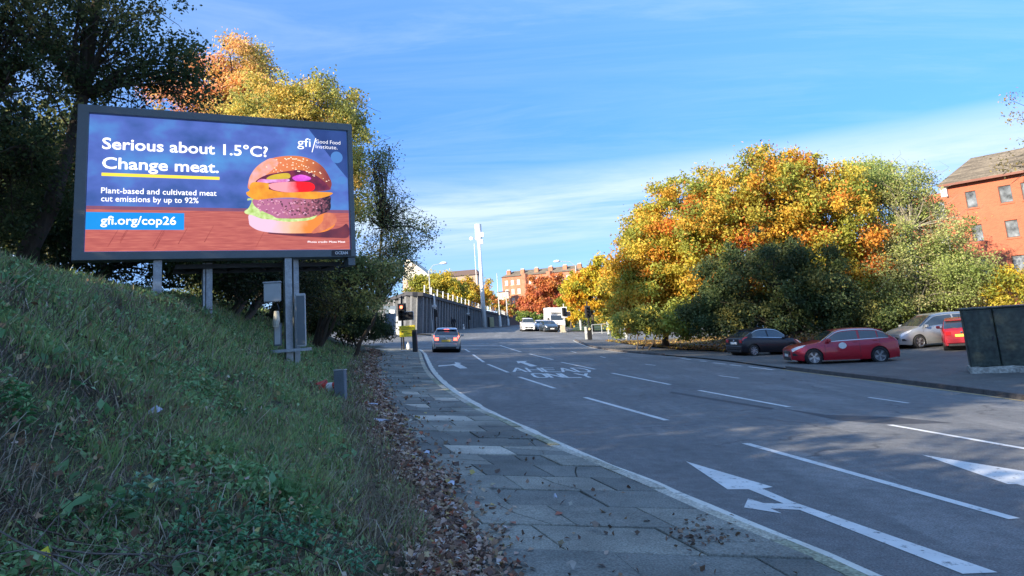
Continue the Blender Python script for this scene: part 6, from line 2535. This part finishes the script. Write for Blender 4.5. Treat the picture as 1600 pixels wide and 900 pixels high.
# dark leaved mass added in front: the maple's shadow put into leaf colour
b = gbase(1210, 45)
tree('shade_foliage', 'broad dark green foliage standing in for the shaded lower part of the largest maple', 'tree', b,
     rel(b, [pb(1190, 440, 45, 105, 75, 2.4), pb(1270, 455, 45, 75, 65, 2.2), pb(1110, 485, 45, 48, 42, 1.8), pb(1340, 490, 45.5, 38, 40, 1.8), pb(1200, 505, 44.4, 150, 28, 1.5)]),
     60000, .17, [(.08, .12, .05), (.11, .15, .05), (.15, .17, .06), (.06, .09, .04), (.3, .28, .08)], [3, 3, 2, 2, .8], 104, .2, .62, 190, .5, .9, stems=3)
# pale sparse tree
b = gbase(1435, 49)
tree('willow_tree', 'tall pale olive tree with fine bare twigs between the maple and the brick building', 'tree', b,
     rel(b, [pb(1378, 292, 50, 44, 52, 2.6), pb(1418, 315, 50, 46, 62, 2.6), pb(1455, 372, 49, 62, 72, 3.0), pb(1490, 425, 48, 52, 55, 2.8), pb(1385, 420, 49, 50, 85, 2.8), pb(1440, 455, 48, 90, 50, 2.6)]),
     60000, .14, [(.31, .37, .11), (.40, .44, .16), (.24, .31, .09), (.5, .47, .22)], [3, 3, 2, 1.6], 105, .22, .8, 230, .35, 3.0, bark=M_barkp)
b = gbase(1360, 66)
tree('maple_tree', 'green topped tree with one orange spray showing behind the right shoulder of the largest maple', 'tree', b,
     rel(b, [pb(1345, 290, 66, 38, 40, 2.6), pb(1385, 300, 66, 40, 48, 2.6), pb(1360, 380, 66, 60, 70, 2.6)]), 20000, .22, [(.30, .38, .10), (.40, .45, .11), (.6, .5, .1), (.78, .28, .06)], [4, 3, 1.2, .25], 106, .22, .8, 90, .5, .8)
for i, (u, Y, vs_, lab, cl) in enumerate((
        (1400, 50, [(1385, 490, 40, 36), (1340, 500, 28, 28)], 'yellow green shrubs behind the silver people carrier, left clump', [(.34, .36, .06), (.20, .26, .05), (.50, .42, .08)]),
        (1480, 52, [(1470, 470, 45, 30), (1520, 465, 40, 38), (1450, 480, 30, 26)], 'bright green leafed hedge behind the people carrier and cabinet', [(.24, .34, .05), (.34, .40, .07), (.14, .2, .04)]),
        (1590, 46, [(1590, 455, 38, 40), (1640, 440, 40, 50)], 'yellow leaved shrub above the right end of the green cabinet', [(.62, .46, .05), (.50, .42, .06), (.30, .32, .05)]))):
    b = gbase(u, Y)
    tree('hedge_shrub', lab, 'shrub', b, rel(b, [pb(q[0], q[1], Y, q[2], q[3], 1.6) for q in vs_]), 9500, .18, cl, [3, 2, 1], 110 + i, .06, .6, 55, .4, .6, stems=3)
# sprays from a tree at the right edge
b = gbase(1720, 27)
tree('birch_tree', 'tree just out of frame whose thin leafy sprays enter at the right edge', 'tree', b,
     rel(b, [pb(1665, 165, 27, 92, 32, 1.4), pb(1690, 250, 27, 125, 45, 1.6), pb(1740, 60, 27, 75, 60, 1.6)]), 5200, .10, [(.30, .26, .12), (.34, .28, .10), (.22, .22, .10), (.42, .33, .2)], [3, 2, 2, 1], 115, .16, .4, 90, .5, 1.0)
# far trees
for i, (u, Y, vs_, sz, n_, lab, cl, wt) in enumerate((
        (925, 95, [(925, 442, 30, 44), (948, 450, 26, 52), (905, 465, 24, 38)], .34, 20000, 'yellow tree beyond the corner, right of the tall street lamp', [(.70, .44, .04), (.62, .52, .06), (.72, .32, .04), (.34, .36, .05)], [4, 2.5, 1.5, 1.2]),
        (893, 120, [(893, 455, 18, 30), (902, 475, 24, 30), (882, 480, 12, 18)], .36, 13000, 'yellow green tree directly behind the pole of the tall street lamp', [(.46, .44, .06), (.62, .50, .05), (.3, .34, .05)], [3, 2, 2]),
        (850, 170, [(846, 452, 24, 25), (868, 455, 20, 28), (826, 470, 18, 20), (848, 480, 44, 18)], .6, 17000, 'bright orange red tree in front of the far tenement', [(.60, .21, .08), (.62, .27, .08), (.55, .17, .09), (.60, .34, .09)], [4, 3, 2, .7]),
        (840, 150, [(820, 495, 14, 8), (838, 497, 12, 7)], .4, 2500, 'green bush at the foot of the orange tree', [(.2, .28, .06), (.36, .36, .08)], [2, 1]),
        (868, 135, [(868, 500, 18, 10), (890, 500, 14, 12)], .4, 3500, 'dark hedge behind the white box van', [(.05, .08, .03), (.12, .14, .05)], [3, 1]),
        (688, 130, [(680, 447, 30, 22), (705, 452, 24, 20), (652, 455, 22, 20), (724, 460, 16, 16)], .38, 16000, 'yellow green tree seen over the near part of the ribbed wall', [(.48, .42, .06), (.34, .36, .06), (.60, .44, .05)], [3, 3, 1.5]),
        (742, 170, [(732, 455, 20, 24), (754, 460, 18, 22), (728, 470, 20, 14)], .42, 12000, 'golden orange tree over the wall, left of the telecom mast', [(.68, .38, .05), (.62, .46, .05), (.42, .32, .12)], [3, 2, 1.5]),
        (775, 200, [(768, 472, 14, 14), (783, 478, 14, 12), (800, 485, 14, 10)], .5, 5000, 'orange and green tree over the wall, right of the telecom mast', [(.60, .24, .08), (.40, .40, .07), (.66, .36, .08)], [2, 2, 1]))):
    b = gbase(u, Y, .1)
    tree('autumn_tree' if 'tree' in lab else 'bush', lab, 'tree' if ' tree' in lab[:24] or 'tree ' in lab[:30] else 'bush', b, rel(b, [pb(q[0], q[1], Y, q[2], q[3], q[2] / F * Y * .8) for q in vs_]), n_, sz, cl, wt, 130 + i, .2, vs_[0][2] / F * Y * .26, 120, .3, .5)

# backdrop trees closing the view behind the corner
for i, (u, Y, vs_, n_, lab, cl) in enumerate((
        (1000, 105, [(985, 470, 40, 38), (1040, 470, 50, 40), (950, 485, 25, 24)], 14000, 'yellow green trees on the far side of the side street behind the golden maple', [(.40, .38, .07), (.25, .28, .06), (.60, .42, .06)]),
        (1200, 80, [(1150, 480, 70, 36), (1260, 480, 80, 40), (1350, 480, 60, 40)], 15000, 'dark mixed hedge far behind the black hatchback', [(.10, .13, .05), (.22, .24, .06), (.40, .36, .07)]),
        (905, 150, [(905, 495, 30, 14), (950, 495, 30, 15)], 7000, 'low green bushes at the back of the grass strip', [(.16, .2, .06), (.3, .32, .07)]))):
    b = gbase(u, Y)
    tree('backdrop_shrub', lab, 'shrub', b, rel(b, [pb(q[0], q[1], Y, q[2], q[3], 2.5) for q in vs_]), n_, .34, cl, [2, 2, 1][:len(cl)], 160 + i, .15, vs_[0][2] / F * Y * .25, 110, .15, .5, stems=3)

# left: dark trees over the board
def bb_base(x, y):
    return (x, y, bank1(x, y))


DARK = [(.05, .08, .032), (.075, .11, .04), (.11, .14, .05), (.24, .24, .09)]
b = bb_base(-12.3, 18.5)
tree('holm_oak', 'large dark leafy tree rising behind the left half of the billboard', 'tree', b,
     rel(b, [pb(230, 60, 19.5, 135, 115, 2.6), pb(120, 90, 19, 120, 150, 2.6), pb(280, 120, 20, 85, 70, 2.2), pb(60, -80, 19, 200, 140, 2.8), pb(235, -110, 19, 130, 90, 2.5)]) + [(-.3, .8, 13.5, 4.6, 4.2, 3.4), (.5, .5, 16.2, 3.6, 3.6, 2.4)],
     44000, .115, DARK, [3, 4, 3, 1.8], 201, .26, .52, 420, .3, 2.0, trunk_h=5.0)
b = bb_base(-13.5, 16.2)
tree('holm_oak', 'dark trunked tree at the far left edge, crown filling the top left corner', 'tree', b,
     rel(b, [pb(-10, 70, 16.5, 100, 130, 2.2), pb(20, 230, 17, 80, 70, 2), pb(-60, 300, 17, 110, 110, 2)]), 19000, .10, DARK, [3, 4, 3, 1.6], 202, .24, .42, 160, .3, 1.6)
b = bb_base(-11.8, 19.2)
tree('undergrowth_bush', 'dark undergrowth thicket behind the left half of the billboard', 'bush', b,
     rel(b, [pb(60, 350, 20, 110, 80, 2), pb(190, 400, 21, 100, 60, 2), pb(320, 420, 22, 90, 55, 2.2), pb(60, 280, 21, 80, 70, 2), pb(180, 300, 22, 120, 100, 2)]), 34000, .11, DARK, [4, 3, 2, .5], 203, .1, .55, 170, .3, 1.2, stems=5)
b = bb_base(-8.4, 22.8)
tree('undergrowth_bush', 'dark thicket behind the right half of the billboard posts', 'bush', b,
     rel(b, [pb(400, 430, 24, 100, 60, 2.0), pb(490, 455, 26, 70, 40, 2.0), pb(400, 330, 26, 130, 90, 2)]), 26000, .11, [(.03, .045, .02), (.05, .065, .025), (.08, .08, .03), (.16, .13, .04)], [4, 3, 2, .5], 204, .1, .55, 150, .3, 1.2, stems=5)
# sunlit autumn trees behind
b = bb_base(-12.5, 34)
tree('maple_tree', 'maple with a pinkish orange top rising behind the billboard and the dark tree', 'tree', b,
     rel(b, [pb(378, 115, 34, 46, 56, 2.2), pb(310, 148, 34, 90, 62, 2.2), pb(400, 200, 34, 80, 70, 2.4)]), 36000, .14, [(.86, .46, .28), (.86, .48, .18), (.76, .54, .18), (.58, .52, .16)], [3, 2.5, 2, 1.5], 205, .2, .5, 200, .5, 1.2)
b = bb_base(-9.6, 29.5)
tree('sycamore_tree', 'yellow green sycamore above the right half of the billboard', 'tree', b,
     rel(b, [pb(440, 175, 29.5, 75, 60, 2.2), pb(508, 178, 29.5, 60, 66, 2.2), pb(548, 230, 29, 34, 54, 1.6), pb(420, 235, 29.5, 110, 60, 2.4), pb(540, 318, 29, 36, 60, 1.6)]), 50000, .12,
     [(.72, .54, .13), (.62, .56, .14), (.48, .48, .14), (.34, .36, .11), (.78, .52, .14)], [2, 3, 3, 2.6, 1], 206, .2, .45, 290, .5, 1.6)
b = bb_base(-7.2, 33.5)
tree('sapling_tree', 'thin sparse tree with small dark leaves right of the billboard', 'tree', b,
     rel(b, [pb(605, 310, 33.5, 48, 55, 2.0), pb(628, 368, 33.5, 66, 46, 2.2), pb(600, 420, 33, 58, 45, 2.2), pb(590, 255, 33.5, 22, 32, 1)]), 8500, .10,
     [(.26, .32, .14), (.34, .36, .15), (.58, .52, .2), (.18, .22, .1)], [3, 3, 1.4, 2], 207, .11, .50, 170, .35, 1.7, trunk_h=2.0)
b = bb_base(-7.9, 30.5)
tree('hazel_bush', 'yellowing hazel with dark stems beside the billboard, arching towards the pavement', 'bush', b,
     rel(b, [pb(520, 440, 30, 42, 35, 1.6), pb(575, 425, 30, 44, 34, 1.6), pb(560, 470, 30, 40, 20, 1.4), pb(500, 400, 30, 40, 30, 1.6)]), 12000, .12,
     [(.60, .54, .16), (.38, .40, .13), (.20, .24, .09), (.66, .60, .26)], [2, 3, 3, 1.4], 208, .09, .45, 110, .4, 1.2, stems=5)
b = bb_base(-8.4, 40)
tree('undergrowth_bush', 'rounded dark green shrub at the end of the bank beside the blue door', 'bush', b,
     rel(b, [pb(570, 512, 40, 36, 26, 1.5), pb(530, 500, 38, 45, 30, 1.6), pb(592, 520, 42, 14, 17, .9), pb(480, 495, 34, 45, 30, 1.6)]), 20000, .13, [(.05, .08, .03), (.07, .10, .035), (.04, .055, .025), (.15, .15, .05)], [4, 3, 2, .5], 209, .06, .4, 110, .3, .5, stems=5)

# trees on the bank and the high ground outside the picture on the left: their shade lies on the road
SHADE = [(-15, 1, 16, 5.8, 16000), (-11.5, -8.0, 2.7, 3.2, 15000), (-11.5, -2.8, 2.8, 3.2, 15000), (-13, -8, 10, 4.0, 800), (-13, 0, 11, 4.2, 2300), (-12.5, 6, 11.5, 4.4, 17000), (-17, 9, 15, 5.5, 15000), (-20, -2, 16, 5.5, 6500), (-13.5, -24, 13, 5, 6000), (-18, -16, 12, 4.6, 900), (-20, 20, 9.5, 5, 7000), (-20, 31, 8.5, 5, 7000), (-15, 44, 9, 4.6, 9000), (-20, 52, 8.5, 4.5, 8000), (-15, 60, 8, 4, 6000), (-24, 10, 15, 5.5, 11000), (-25, 40, 10, 5, 7000)]
for i, (x, y, h, r_, nl_) in enumerate(SHADE):
    b = (x, y, bank1(x, max(y, -9)) if y > -30 else 2.5)
    tree('broadleaf_tree', 'tall broadleaf tree on the bank outside the left of the picture', 'tree', b,
         [(0, 0, h * .62, r_, r_, h * .36), (0, 0, h * .35, r_ * .8, r_ * .8, h * .25)], nl_, .34 if nl_ > 12000 else .30, DARK, [2, 3, 3, 1], 300 + i, .3, 1.0 if nl_ > 5000 else .62, 230 if nl_ > 12000 else (90 if nl_ > 5000 else 34), .3, .25, group='trees outside the left of the picture')

# ================================================================ turn the whole place so that gravity points straight down
ROT = Matrix.Rotation(SLOPE, 4, 'Y')
for o in list(C.objects):
    if o.parent is None and o is not sun:
        o.matrix_basis = ROT @ o.matrix_basis
bpy.context.view_layer.update()
